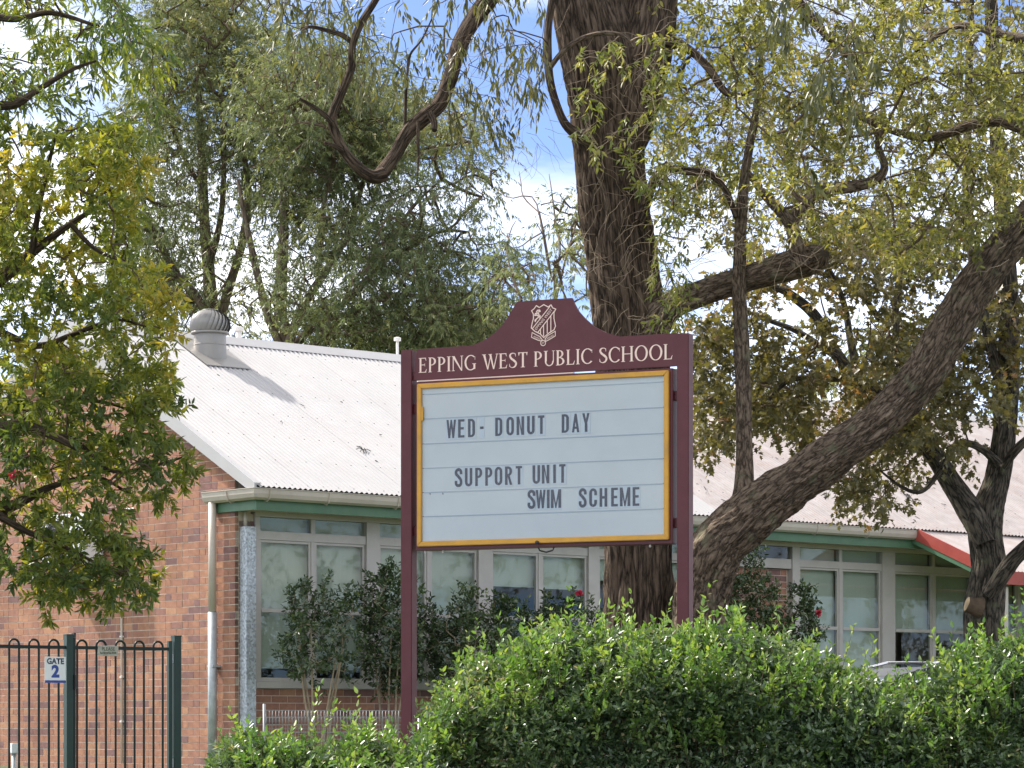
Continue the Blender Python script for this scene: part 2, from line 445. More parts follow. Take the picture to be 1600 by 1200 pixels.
M['leaf_gum_fresh'] = leaf_mat('leaf_gum_fresh', [(0, (0.13, 0.17, 0.05)), (0.6, (0.24, 0.28, 0.08)), (1, (0.38, 0.36, 0.15))], 0.4)
M['leaf_hang'] = leaf_mat('leaf_hanging', [(0, (0.075, 0.085, 0.04)), (0.6, (0.13, 0.14, 0.055)), (1, (0.22, 0.20, 0.07))], 0.35)
M['leaf_far'] = leaf_mat('leaf_far_gum', [(0, (0.105, 0.135, 0.075)), (0.5, (0.175, 0.205, 0.10)), (0.85, (0.26, 0.265, 0.115)), (1, (0.33, 0.28, 0.13))], 0.45, (1.15, 1.15, 0.7))
M['leaf_oak'] = leaf_mat('leaf_oak', [(0, (0.08, 0.078, 0.04)), (0.5, (0.135, 0.125, 0.055)), (0.85, (0.19, 0.155, 0.065)), (0.97, (0.23, 0.145, 0.075)), (1, (0.30, 0.17, 0.08))], 0.38)
M['leaf_left'] = leaf_mat('leaf_left', [(0, (0.06, 0.10, 0.04)), (0.35, (0.10, 0.15, 0.045)), (0.62, (0.20, 0.24, 0.055)), (0.9, (0.36, 0.37, 0.07)), (1, (0.46, 0.38, 0.09))], 0.48, rough=0.38)
M['leaf_hedge'] = leaf_mat('leaf_hedge', [(0, (0.05, 0.09, 0.05)), (0.45, (0.105, 0.165, 0.075)), (0.8, (0.175, 0.245, 0.09)), (0.96, (0.30, 0.33, 0.16)), (1, (0.40, 0.33, 0.20))], 0.3, (1.2, 1.3, 0.5), 0.38, 0.9)
M['leaf_shoot'] = leaf_mat('leaf_shoot', [(0, (0.10, 0.20, 0.055)), (0.5, (0.19, 0.32, 0.075)), (1, (0.38, 0.45, 0.13))], 0.4, (1.2, 1.2, 0.5), 0.35, 0.7)
M['leaf_camellia'] = leaf_mat('leaf_camellia', [(0, (0.035, 0.06, 0.028)), (0.6, (0.075, 0.115, 0.05)), (1, (0.16, 0.20, 0.09))], 0.2, (1.2, 1.2, 0.5), 0.25, 0.6)
M['petal'] = leaf_mat('petal', [(0, (0.45, 0.02, 0.04)), (1, (0.65, 0.06, 0.12))], 0.3, (1, 1, 1))

# ------------------------------------------------------------------ ground
def strip(name, m, ys, x0, x1, dz, kind='structure'):
    b = MB()
    for ya, yb in zip(ys, ys[1:]):
        b.poly([(x0, ya, gz(ya) + dz), (x1, ya, gz(ya) + dz), (x1, yb, gz(yb) + dz), (x0, yb, gz(yb) + dz)])
    o = b.build(name, m); tag(o, kind=kind)
    return o
strip('ground', M['grass'], [8.15, 14, 20, 28, 33.2, 70, 3000], -2500, 2500, 0.0)
g2 = MB().poly([(-2500, -400, 0), (2500, -400, 0), (2500, -6.2, 0), (-2500, -6.2, 0)]).build('ground', M['grass']); tag(g2, kind='structure')
rd = MB().poly([(-800, -6.2, -0.12), (800, -6.2, -0.12), (800, 8.0, -0.12), (-800, 8.0, -0.12)]).build('road', M['asphalt']); tag(rd, kind='structure')
kb = MB().box(-800, 800, 8.0, 8.15, -0.2, 0.01).build('kerb', M['concrete']); tag(kb, kind='structure')
strip('footpath', M['concrete'], [10.5, 12.0], -300, 300, 0.006)
strip('driveway', M['concrete'], [24.5, 28, 30.2], 1.0, 40, 0.006)
strip('garden_bed', M['mulch'], [16.6, 19.9, 20.0, 23.6], -8, 9, 0.006)

# ------------------------------------------------------------------ school building
CX, CY, CZ = (367 - 800) / F * 35.0, 35.0, 1.15
EL = EYE - CZ                       # eye level in building coordinates (0.45)
bld = thing('school_building', 'long red brick classroom block with white corrugated roof and big cream framed windows', 'building', (CX, CY, CZ), TH)

def u_of(px):
    t = (px - 800.0) / F
    return (t * CY - CX) / (D1.x - t * D1.y)

SL = 0.5477
EV, EZ = -0.60, 3.235               # front eave edge
RV = 3.65
RZ = EZ + SL * (RV - EV)            # ridge height
BV = RV + (RV - EV)                 # rear eave
ULEN = 20.0
def roof_z(v):
    return EZ + SL * (v - EV) if v <= RV else RZ - SL * (v - RV)

# gable wall and its bricks ------------------------------------------------
WT = 7.30
wall_poly = [(0.0, -0.3), (WT, -0.3), (WT, roof_z(WT) - 0.05), (RV, RZ - 0.05), (0.0, roof_z(0) - 0.05)]
gw = MB().prism(wall_poly, 0.004, 0.23, 'yz').build('gable_wall', M['mortar'], bld)

def rnd_mesh(name, b, val, m):
    me = b.mesh(name, m)
    a = me.attributes.new('rnd', 'FLOAT', 'FACE')
    a.data.foreach_set('value', np.full(len(me.polygons), val, dtype=np.float32))
    return me

PITCH, COURSE = 0.24, 0.086
BL, BH = 0.230, 0.076
brick_cache = {}
def brick_mesh(kind, k):
    key = (kind, k)
    if key not in brick_cache:
        L = {'s': BL, 'h': 0.11}[kind]
        b = MB().box(0, 0.05, 0, L, 0, BH)
        me = rnd_mesh('brick', b, (k + 0.5) / 14.0, M['brick'])
        brick_cache[key] = me
    return brick_cache[key]

def clip_half(poly, a, b, c):
    """keep a*x+b*y<=c"""
    out = []
    for i in range(len(poly)):
        p, q = poly[i], poly[(i + 1) % len(poly)]
        fp, fq = a * p[0] + b * p[1] - c, a * q[0] + b * q[1] - c
        if fp <= 0: out.append(p)
        if (fp < 0) != (fq < 0) and abs(fp - fq) > 1e-12:
            t = fp / (fp - fq)
            out.append((p[0] + t * (q[0] - p[0]), p[1] + t * (q[1] - p[1])))
    return out

bk = np.random.default_rng(11)
singles, rest = [], []
nc = int((RZ + 0.3) / COURSE) + 1
for c in range(nc):
    z0 = -0.26 + c * COURSE
    v = 0.0 if c % 2 == 0 else 0.0
    i = 0
    if c % 2: 
        seq = ['h', 's']
    else:
        seq = ['s', 'h']
    while v < WT - 0.02:
        kind = seq[i % 2] if (c % 6) else 's'
        L = BL if kind == 's' else 0.11
        k = int(np.clip(bk.normal(0.55, 0.24), 0, 0.99) * 14)
        if bk.random() < 0.10: k = int(bk.integers(0, 3))
        full = v + L < WT and z0 + BH < min(roof_z(v), roof_z(v + L)) - 0.07
        if full:
            vis = (z0 > 0.05) and v < 5.3
            singles.append((v if vis else v + 100, v, z0, kind, k))
        else:
            pl = [(v, z0), (min(v + L, WT), z0), (min(v + L, WT), z0 + BH), (v, z0 + BH)]
            pl = clip_half(pl, -SL, 1.0, EZ - SL * EV - 0.06)
            pl = clip_half(pl, SL, 1.0, RZ + SL * RV - 0.06)
            if len(pl) >= 3:
                rest.append((pl, k))
        v += L + 0.01
        i += 1
singles.sort(key=lambda s: s[0])
for key, v, z0, kind, k in singles[:210]:
    o = link('brick', brick_mesh(kind, k), gw, (float(bk.uniform(-0.002, 0.002)), v, z0))

def brick_stuff(boxes, polys, parent, axis):
    """the remaining bricks joined in one mesh; axis 'u' = gable, 'v' = front"""
    b = MB(); vals = []
    for (a0, a1, z0, z1, d0, k) in boxes:
        n = len(b.f)
        if axis == 'u': b.box(d0, d0 + 0.05, a0, a1, z0, z1)
        else: b.box(a0, a1, d0, d0 + 0.05, z0, z1)
        vals += [(k + 0.5) / 14.0] * (len(b.f) - n)
    for (pl, k) in polys:
        n = len(b.f)
        b.prism(pl, 0.0, 0.05, 'yz' if axis == 'u' else 'xz')
        vals += [(k + 0.5) / 14.0] * (len(b.f) - n)
    me = b.mesh('bricks', M['brick'])
    a = me.attributes.new('rnd', 'FLOAT', 'FACE'); a.data.foreach_set('value', np.array(vals, dtype=np.float32))
    o = link('bricks', me, parent); tag(o, kind='stuff')
    return o
brick_stuff([(v, v + (BL if kind == 's' else 0.11), z0, z0 + BH, float(bk.uniform(-0.002, 0.002)), k) for key, v, z0, kind, k in singles[210:]], rest, gw, 'u')

# front wall: low brick wall below the sills, reveal at the corner and the infill panel
BAYS = [(0.353, 1.941, 1.17), (2.16, 3.732, 1.17), (3.975, 5.608, 2.25), (5.811, 7.42, 2.4), None, (9.59, 11.277, 1.05), (11.563, 13.259, 1.84), (13.50, 15.15, 1.84), (15.38, 17.02, 1.3), (17.25, 18.9, 1.3)]
SILL, GB, MR, ST, TB, TT, HB = 0.905, 1.03, 1.825, 2.665, 2.765, 2.935, 3.02
fw = MB()
fw.box(0.232, ULEN, 0.004, 0.23, -0.3, SILL - 0.004)
fw.box(0.232, 0.27, 0.004, 0.23, SILL - 0.004, 2.96)
fw.box(7.66, 9.43, 0.064, 0.23, SILL - 0.004, 2.62)
fwo = fw.build('front_wall', M['mortar'], bld)
fb_single, fb_rest = [], []
for c in range(-3, 36):
    z0 = 0.0 + c * COURSE - 0.041
    # sill wall
    off = 0 if c % 2 else 0.12
    u = 0.056 - off
    while u < ULEN:
        a0, a1 = max(u, 0.056), min(u + BL, ULEN)
        top = SILL - 0.006
        k = int(np.clip(bk.normal(0.35, 0.2), 0, 0.99) * 14)
        lim = 0.275
        if z0 + BH <= top and a1 - a0 > 0.03:
            (fb_single if (u < 3.4 and z0 > 0.2 and a1 - a0 > 0.22) else fb_rest).append((a0, a1, z0, z0 + BH, k, 0.0))
        elif z0 < top and a1 - a0 > 0.03:
            fb_rest.append((a0, a1, z0, top, k, 0.0))
            if a0 < lim: pass
        elif z0 + BH < 2.95 and a0 < lim:
            fb_rest.append((a0, min(a1, lim), z0, z0 + BH, k, 0.0))
        # infill panel
        if z0 > top and z0 + BH < 2.62 and a1 > 7.68 and a0 < 9.41:
            b0, b1 = max(a0, 7.68), min(a1, 9.41)
            if b1 - b0 > 0.03: fb_rest.append((b0, b1, z0, z0 + BH, k, 0.06))
        u += PITCH
fmesh = {}
for a0, a1, z0, z1, k, d in fb_single[:80]:
    if k not in fmesh:
        fmesh[k] = rnd_mesh('brick', MB().box(0, BL, 0, 0.05, 0, BH), (k + 0.5) / 14.0, M['brick'])
    link('brick', fmesh[k], fwo, (a0, d, z0))
brick_stuff([(a0, a1, z0, z1, d, k) for a0, a1, z0, z1, k, d in fb_rest + fb_single[80:]], [], fwo, 'v')

# rear and far end walls, floor and ceiling of the room
MB().box(0.24, ULEN, WT - 0.2, WT, -0.3, roof_z(WT) - 0.1).build('rear_wall', M['room'], bld)
MB().box(ULEN - 0.2, ULEN - 0.002, 0.25, WT - 0.21, -0.3, 3.2).build('end_wall', M['room'], bld)
MB().box(0.24, ULEN - 0.21, 0.25, WT - 0.21, 0.35, 0.4).build('floor_slab', M['room'], bld)
MB().box(0.24, ULEN - 0.21, 0.16, WT - 0.21, 3.08, 3.1).build('ceiling_sheet', M['cream'], bld)

# windows
head = MB().box(0.275, ULEN - 0.01, -0.035, 0.11, TT, HB).build('window_head', M['frame'], bld)
sillo = MB().box(0.275, ULEN - 0.01, -0.05, 0.12, SILL, SILL + 0.075).build('window_sill', M['frame'], bld)
edges = [0.275]
for b in BAYS:
    pass
def post(u0, u1):
    MB().box(u0, u1, -0.03, 0.11, SILL + 0.077, TT - 0.002).build('window_post', M['frame'], bld)
post(0.275, 0.345)
post(1.949, 2.152); post(3.74, 3.967); post(5.616, 5.803); post(7.428, 7.66); post(9.436, 9.582); post(11.285, 11.555); post(13.267, 13.49); post(15.16, 15.37); post(17.03, 17.24)

def window(u0, u1, blind_z, tblind=True):
    f = MB()
    um = (u0 + u1) / 2
    w = 0.028
    y0, y1 = -0.012, 0.06
    z0, z1 = SILL + 0.077, TT - 0.002
    f.box(u0 - 0.006, u1 + 0.006, y0, y1, ST, TB)                         # transom bar
    f.box(um - w, um + w, y0 + 0.004, y1, z0, ST - 0.001)                 # mullion
    f.box(um - w, um + w, y0 + 0.004, y1, TB + 0.001, z1)
    f.box(u0 - 0.006, u1 + 0.006, y0 + 0.002, y1, z0, GB)                 # bottom rail
    win = f.build('window', M['frame'], bld)
    for a, b in ((u0, um - w), (um + w, u1)):
        s = MB()                                                          # sliding sash frames
        t = 0.032
        s.box(a + 0.001, a + t, 0.004, 0.045, GB + 0.001, ST - 0.001); s.box(b - t, b - 0.001, 0.004, 0.045, GB + 0.001, ST - 0.001)
        s.box(a + t, b - t, 0.005, 0.045, ST - t, ST - 0.002); s.box(a + t, b - t, -0.004, 0.045, MR - 0.02, MR + 0.025)
        s.build('sash', M['frame'], win)
        MB().box(a + t, b - t, 0.022, 0.026, GB + 0.002, MR - 0.021).build('pane', M['glass'], win)
        MB().box(a + t, b - t, 0.018, 0.022, MR + 0.026, ST - t - 0.001).build('pane', M['glass'], win)
        MB().box(a, b, 0.018, 0.022, TB + 0.001, TT - 0.003).build('pane', M['glass'], win)
        # roller blind: cloth with a slightly uneven lower hem
        zz = blind_z + random.uniform(-0.02, 0.02)
        bb = MB()
        n = 8
        for i in range(n):
            x0 = a - 0.01 + (b - a + 0.02) * i / n; x1 = a - 0.01 + (b - a + 0.02) * (i + 1) / n
            w0 = 0.006 * math.sin(i * 1.3 + a); w1 = 0.006 * math.sin((i + 1) * 1.3 + a)
            bb.poly([(x0, 0.10 + w0, zz), (x1, 0.10 + w1, zz), (x1, 0.10, 2.70), (x0, 0.10, 2.70)])
        bb.box(a - 0.01, b + 0.01, 0.093, 0.109, zz - 0.022, zz - 0.001)
        bb.build('blind', M['blind'], win)
        MB().box(a - 0.01, b + 0.01, 0.095, 0.099, TB - 0.01, TT + 0.01).build('blind', M['blind'], win)
    return win
for b in BAYS:
    if b: window(*b)
# highlight window over the brick infill panel
hw = MB()
hw.box(7.665, 9.43, -0.014, 0.07, 2.63, TB - 0.002)
hw.box(8.52, 8.575, -0.01, 0.06, TB, TT - 0.002)
hwo = hw.build('highlight_window', M['frame'], bld)
MB().box(7.665, 8.52, 0.018, 0.022, TB, TT - 0.003).build('pane', M['glass'], hwo)
MB().box(8.576, 9.43, 0.018, 0.022, TB, TT - 0.003).build('pane', M['glass'], hwo)

# eaves
fa = MB()
fa.box(-0.035, ULEN, -0.47, -0.445, 2.97, 3.11)
fa.box(-0.035, -0.006, -0.443, 0.40, 2.975, 3.11)
fa.build('fascia', M['green'], bld)
MB().box(-0.004, ULEN, -0.442, -0.038, 2.985, 3.0).build('soffit', M['cream'], bld)

gut = bpy.data.objects.new('gutter', None); gut.parent = bld; col.objects.link(gut)
def gut_prof(s=1.0):
    # quad gutter profile (outward, z)
    return [(0.0, 3.10), (0.055, 3.085), (0.095, 3.11), (0.112, 3.155), (0.118, 3.205), (0.126, 3.212), (0.126, 3.22), (0.108, 3.22), (0.104, 3.16), (0.088, 3.118), (0.05, 3.10), (0.012, 3.115), (0.012, 3.2), (0.0, 3.2)]
gf = MB()
# front run
pr = gut_prof()
n = len(pr)
# path along mitre: return along gable then front
path = []
def gsec(fn):
    return [fn(o, z) for o, z in pr]
s0 = gsec(lambda o, z: (-0.037 - o, 0.46, z))
s1 = gsec(lambda o, z: (-0.037 - o, -0.472 - o, z))
s2 = gsec(lambda o, z: (11.40, -0.472 - o, z))
gf.v = s0 + s1 + s2
for a in (0, n):
    for i in range(n):
        j = (i + 1) % n
        gf.f.append((a + i, a + j, a + n + j, a + n + i))
gf.f.append(tuple(range(n))); gf.f.append(tuple(range(3 * n - 1, 2 * n - 1, -1)))
g_o = gf.build('gutter_run', M['cream'], gut)
bkm = None
for u in [0.08 + 0.0, 0.95, 2.0, 3.05, 4.1, 5.15, 6.2, 7.25, 8.3, 9.35, 10.4]:
    b = MB()
    b.tube([(u, -0.474, 3.09), (u, -0.53, 3.072), (u, -0.575, 3.10), (u, -0.594, 3.155), (u, -0.600, 3.205)], 0.008, 6)
    b.build('gutter_bracket', M['cream'], gut)
b = MB(); b.tube([(-0.04, -0.05, 3.09), (-0.095, -0.05, 3.072), (-0.14, -0.05, 3.10), (-0.16, -0.05, 3.155), (-0.166, -0.05, 3.205)], 0.008, 6)
b.build('gutter_bracket', M['cream'], gut)

# downpipe at the corner: cream upper length, galvanised lower length
dp = bpy.data.objects.new('downpipe', None); dp.parent = bld; col.objects.link(dp)
dx, dy = -0.085, 0.335
MB().tube([(dx, dy, 3.10), (dx, dy, 1.79)], 0.048, 20).build('upper_pipe', M['cream'], dp, smooth=True)
MB().tube([(dx, dy, 1.80), (dx, dy, -0.1)], 0.054, 20).build('lower_pipe', M['galv_plain'], dp, smooth=True)
MB().box(-0.12, -0.005, dy - 0.062, dy + 0.062, 1.15, 1.175).build('pipe_clip', M['galv_plain'], dp)
# galvanised square cable cover with a thin pipe rising out of it
MB().box(0.065, 0.205, -0.14, -0.004, -0.1, 2.80).build('cable_cover', M['galv'], bld)
MB().tube([(0.11, -0.06, 2.802), (0.11, -0.06, 2.984)], 0.022, 12).build('cable_pipe', M['cream'], bld, smooth=True)

# roof: corrugated sheets
roof = bpy.data.objects.new('roof', None); roof.parent = bld; col.objects.link(roof)
CW = 0.0762
def sheet_mesh(name, waves, v0, v1, m, sl=SL, z_at=None, over=0.0):
    """corrugated sheet: u 0..waves*CW, from v0 to v1 up the slope"""
    b = MB(); spp = 8
    nn = waves * spp
    ang = math.atan(sl)
    nx, nz = -math.sin(ang), math.cos(ang)
    rows = 5
    for r in range(rows + 1):
        v = v0 + (v1 - v0) * r / rows
        z = z_at(v)
        for i in range(nn + 1):
            u = i * CW / spp
            h = 0.0105 * math.cos(2 * math.pi * i / spp)
            b.v.append((u, v + nx * h, z + nz * h))
    for r in range(rows):
        for i in range(nn):
            a = r * (nn + 1) + i
            b.f.append((a, a + 1, a + nn + 2, a + nn + 1))
    return b.mesh(name, m, True)
sm = sheet_mesh('roofing_sheet', 10, EV, RV, M['roof'], SL, lambda v: EZ + SL * (v - EV))
smd = sheet_mesh('roofing_sheet', 10, EV, RV, M['roof_dirty'], SL, lambda v: EZ + SL * (v - EV))
nsh = int((ULEN + 0.1) / (10 * CW)) + 1
for i in range(nsh):
    link('roofing_sheet', sm if i * 10 * CW < 7.0 else smd, roof, (-0.10 + i * 10 * CW, 0, 0.0015 * (i % 2)))
rb = sheet_mesh('rear_sheet', nsh * 10, RV, BV, M['roof'], -SL, lambda v: RZ - SL * (v - RV))
link('rear_sheet', rb, roof, (-0.10, 0, 0))
UE = -0.1 + nsh * 10 * CW
rc = MB()
rc.prism([(RV - 0.17, RZ - 0.17 * SL + 0.012), (RV, RZ + 0.022), (RV + 0.17, RZ - 0.17 * SL + 0.012), (RV + 0.17, RZ - 0.17 * SL + 0.018), (RV + 0.02, RZ + 0.035), (RV, RZ + 0.05), (RV - 0.02, RZ + 0.035), (RV - 0.17, RZ - 0.17 * SL + 0.018)], -0.12, UE, 'yz')
rc.build('ridge_cap', M['roof'], roof)
def barge(u0, u1, sgn=1):
    b = MB()
    t, d = 0.03, 0.20
    def at(v, dz): return roof_z(v) + dz
    for (va, vb) in ((EV + 0.02, RV - 0.001), (BV, RV + 0.001)):
        za, zb = at(va, 0), at(vb, 0)
        pts = [(va, za + t), (vb, zb + t), (vb, zb - d), (va, za - d * 0.55)]
        b.prism(pts, u0, u1, 'yz')
        # cover strip lapping over the first corrugation
        b.prism([(va, za + t + 0.001), (vb, zb + t + 0.001), (vb, zb + t - 0.011), (va, za + t - 0.011)], u1 + 0.001, u1 + 0.05, 'yz')
    return b.build('barge_board', M['roof'], roof)
barge(-0.14, -0.105)
# screws
sc = MB()
for v in np.linspace(EV + 0.06, RV - 0.35, 7):
    for i in range(int(18 / 0.2286)):
        u = -0.10 + CW * 1 + i * CW * 3
        z = EZ + SL * (v - EV) + 0.010
        sc.box(u - 0.0055, u + 0.0055, v - 0.0055, v + 0.0055, z - 0.004, z + 0.005)
so = sc.build('roofing_screws', M['dark_metal'], roof); tag(so, kind='stuff')
# packing strip / dark closer under the sheet ends
MB().box(-0.09, ULEN, EV + 0.08, EV + 0.10, 3.20, EZ + 0.02).build('eave_closer', M['dark_metal'], roof)

# lean-to verandah roof at the right with red barge and fascia
lt = bpy.data.objects.new('verandah_roof', None); lt.parent = bld; col.objects.link(lt)
U0 = u_of(1437) + 0.0
U0 = 11.45
LS = 0.42
PV = 1.45
zt = 3.205
lz = lambda v: zt + LS * (v + 0.62)
lsm = sheet_mesh('verandah_sheet', 10, EV - PV, EV + 0.12, M['roof_dirty'], LS, lz)
for i in range(11):
    link('verandah_sheet', lsm, lt, (U0 + i * 10 * CW, 0, -0.015 + 0.001 * (i % 2)))
bb = MB()
va, vb = EV - PV - 0.02, EV + 0.16
bb.prism([(va, lz(va) + 0.02), (vb, lz(vb) + 0.02), (vb, lz(vb) - 0.15), (va, lz(va) - 0.15)], U0 - 0.06, U0 - 0.03, 'yz')
bb.build('barge_board', M['red'], lt)
bb = MB()
bb.prism([(va, lz(va) - 0.152), (vb, lz(vb) - 0.152), (vb, lz(vb) - 0.22), (va, lz(va) - 0.22)], U0 - 0.05, U0 - 0.02, 'yz')
bb.build('barge_trim', M['green'], lt)
MB().box(U0 - 0.02, U0 + 9, va - 0.03, va - 0.002, lz(va) - 0.19, lz(va) - 0.01).build('fascia', M['red'], lt)
for u in (U0 + 0.12, U0 + 2.4, U0 + 4.7, U0 + 7.0):
    MB().box(u, u + 0.09, va + 0.06, va + 0.15, -0.3, lz(va) - 0.222).build('verandah_post', M['cream'], lt)
# twigs and leaf litter lying on the roof
lit = MB()
lr = random.Random(5)
for i in range(150):
    u = lr.uniform(0.3, 17); v = lr.uniform(EV + .1, RV - .3)
    if lr.random() < .5: u = lr.uniform(7.5, 14)
    z = EZ + SL * (v - EV) + 0.014
    a = lr.uniform(0, 6.28); L_ = lr.uniform(.03, .11)
    pts = [(u, v, z)]
    for k in range(3):
        a += lr.uniform(-.7, .7)
        u += math.cos(a) * L_ / 3; v += math.sin(a) * L_ / 3
        pts.append((u, v, EZ + SL * (v - EV) + 0.013 + lr.uniform(0, .006)))
    lit.tube(pts, lr.uniform(.002, .006), 4)
for cu, cv in ((2.35, 0.55), (11.7, 0.6), (12.3, 0.45)):
    for i in range(9):
        a = lr.uniform(0, 6.28); L_ = lr.uniform(.05, .14)
        z = EZ + SL * (cv - EV) + .016
        lit.tube([(cu, cv, z), (cu + math.cos(a) * L_ * .5, cv + math.sin(a) * L_ * .5, z + SL * math.sin(a) * L_ * .5 + .02), (cu + math.cos(a) * L_, cv + math.sin(a) * L_, z + SL * math.sin(a) * L_)], .005, 4)
tag(lit.build('leaf_litter', M['dark_metal'], roof), kind='stuff')
# ------------------------------------------------------------------ things on the building
def bw(u, v, z):
    p = Vector((CX, CY, CZ)) + D1 * u + D2 * v + Vector((0, 0, z))
    return p

tv_loc = bw(1.86, 3.14, EZ + SL * (3.14 - EV))
tv = thing('turbine_vent', 'grey metal spinning turbine vent near the ridge of the white roof', 'roof vent', tv_loc, TH)
b = MB()   # base flashing tray following the slope
b.prism([(-0.42, -0.42 * SL + 0.016), (0.40, 0.40 * SL + 0.016), (0.40, 0.40 * SL + 0.026), (-0.42, -0.42 * SL + 0.026)], -0.34, 0.36, 'yz')
b.build('base_flashing', M['vent'], tv)
b = MB()   # neck, cut to the slope
seg = 32
for k in range(2):
    for s in range(seg):
        a = 2 * math.pi * s / seg
        r = 0.215 if k == 0 else 0.205
        x, y = r * math.cos(a), r * math.sin(a)
        b.v.append((x, y, y * SL + 0.0 if k == 0 else 0.26))
for s in range(seg):
    b.f.append((s, (s + 1) % seg, seg + (s + 1) % seg, seg + s))
b.build('neck', M['vent'], tv, smooth=True)
MB().lathe([(0.208, 0.10), (0.214, 0.105), (0.214, 0.115), (0.208, 0.12)], 32).build('neck_band', M['vent'], tv)
rt = bpy.data.objects.new('rotor', None); rt.parent = tv; rt.location = (0, 0, 0.25); col.objects.link(rt)
NV = 26
vb_ = MB()
K = 10
for k in range(K + 1):
    t = k / K
    z = 0.015 + 0.30 * t
    rr = float(np.interp(t, [0, .12, .3, .5, .7, .85, 1.0], [.235, .258, .268, .262, .232, .185, .10]))
    tw = 0.45 * t
    for dr, da in ((0.0, 0.0), (-0.022, 0.27)):
        a = tw + da
        vb_.v.append(((rr + dr) * math.cos(a), (rr + dr) * math.sin(a), z))
for k in range(K):
    a = 2 * k
    vb_.f.append((a, a + 1, a + 3, a + 2))
vme = vb_.mesh('vane', M['vent'], True)
for i in range(NV):
    link('vane', vme, rt, (0, 0, 0), (0, 0, 2 * math.pi * i / NV))
MB().lathe([(0.23, 0.0), (0.245, 0.0), (0.25, 0.015), (0.245, 0.028), (0.23, 0.028)], 32).build('rotor_ring', M['vent'], rt, smooth=True)
MB().lathe([(0.115, 0.308), (0.10, 0.318), (0.06, 0.324), (0.02, 0.326)], 32).build('rotor_cap', M['vent'], rt, smooth=True)
MB().lathe([(0.19, 0.0), (0.20, 0.12), (0.15, 0.22), (0.07, 0.29)], 24).build('rotor_core', M['dark_metal'], rt)

def vent_pipe(px, py_top, py_bot, label, w=0.035):
    # stands on the rear slope just behind the ridge
    t = (px - 800) / F
    v = RV + 0.35
    q = Vector((CX, CY, 0)) + D2 * v
    u = (t * q.y - q.x) / (D1.x - t * D1.y)
    p = bw(u, v, RZ - SL * 0.35 - 0.02)
    h = EYE + (HY - py_top) / F * p.y - p.z
    o = thing('vent_pipe', label, 'vent pipe', p, 0, 'plumbing vents behind the ridge')
    MB().tube([(0, 0, 0), (0, 0, h)], w, 12).build('pipe', M['pvc'], o, smooth=True)
    MB().lathe([(w + 0.002, h - 0.03), (w + 0.03, h - 0.025), (w + 0.03, h + 0.02), (w, h + 0.03)], 12).build('cowl', M['pvc'], o)
vent_pipe(373, 514, 540, 'small pale vent pipe poking up just right of the turbine vent', 0.04)
vent_pipe(621, 530, 555, 'small capped pipe on the ridge beside the left sign post', 0.02)

# air conditioner on the gable wall
ac = thing('air_conditioner', 'white air conditioner unit on the brick gable wall half hidden by leaves', 'air conditioner', bw(-0.36, 2.70, 2.40), TH)
MB().box(0.02, 0.30, 0, 1.02, 0.05, 0.70).build('casing', M['white'], ac, bevel=0.012)
b = MB()
for r in (0.06, 0.11, 0.16, 0.21, 0.26):
    pts = [(0.008, 0.68 + r * math.cos(a), 0.37 + r * math.sin(a)) for a in np.linspace(0, 2 * math.pi, 25)]
    b.tube(pts, 0.005, 5, False)
for a in np.linspace(0, math.pi, 5)[:-1]:
    b.tube([(0.006, 0.68 + 0.26 * math.cos(a), 0.37 + 0.26 * math.sin(a)), (0.006, 0.68 - 0.26 * math.cos(a), 0.37 - 0.26 * math.sin(a))], 0.005, 5)
b.build('fan_grille', M['dark_metal'], ac)
b = MB().tube([(0.018, 0.68, 0.37), (0.0195, 0.68, 0.37)], 0.25, 28)
b.build('fan_opening', M['dark_metal'], ac)
for y in (0.2, 0.85):
    MB().box(0.03, 0.355, y, y + 0.04, 0.01, 0.045).build('bracket', M['galv_plain'], ac)

cp = thing('conduit_pipe', 'thin white conduit pipe running up the brick gable wall behind the gate', 'pipe', bw(-0.02, 2.36, -0.2), TH)
MB().tube([(0, 0, 0.2), (0, 0, 3.28), (0, -0.01, 3.31), (0, -0.04, 3.325), (0, -0.26, 3.325), (0, -0.275, 3.31), (0, -0.28, 3.29)], 0.014, 10).build('pipe', M['pvc'], cp, smooth=True)
for z in (0.7, 1.25, 1.75, 2.3, 2.8):
    MB().box(-0.018, 0.0195, -0.022, 0.022, z, z + 0.02).build('saddle_clip', M['pvc'], cp)
jb = thing('meter_box', 'small white box on a grey pipe low behind the left fence bars', 'utility box', P(22, 1200, 29.9) - Vector((0, 0, 0.1)), R(34))
jb.location.z = gz(29.9)
hj = EYE + (HY - 1177) / F * 29.9 - gz(29.9)
MB().tube([(0, 0, 0), (0, 0, hj)], 0.025, 12).build('pipe', M['galv_plain'], jb, smooth=True)
MB().box(-0.045, 0.045, -0.05, 0.03, hj, hj + 0.10).build('box', M['white'], jb, bevel=0.006)

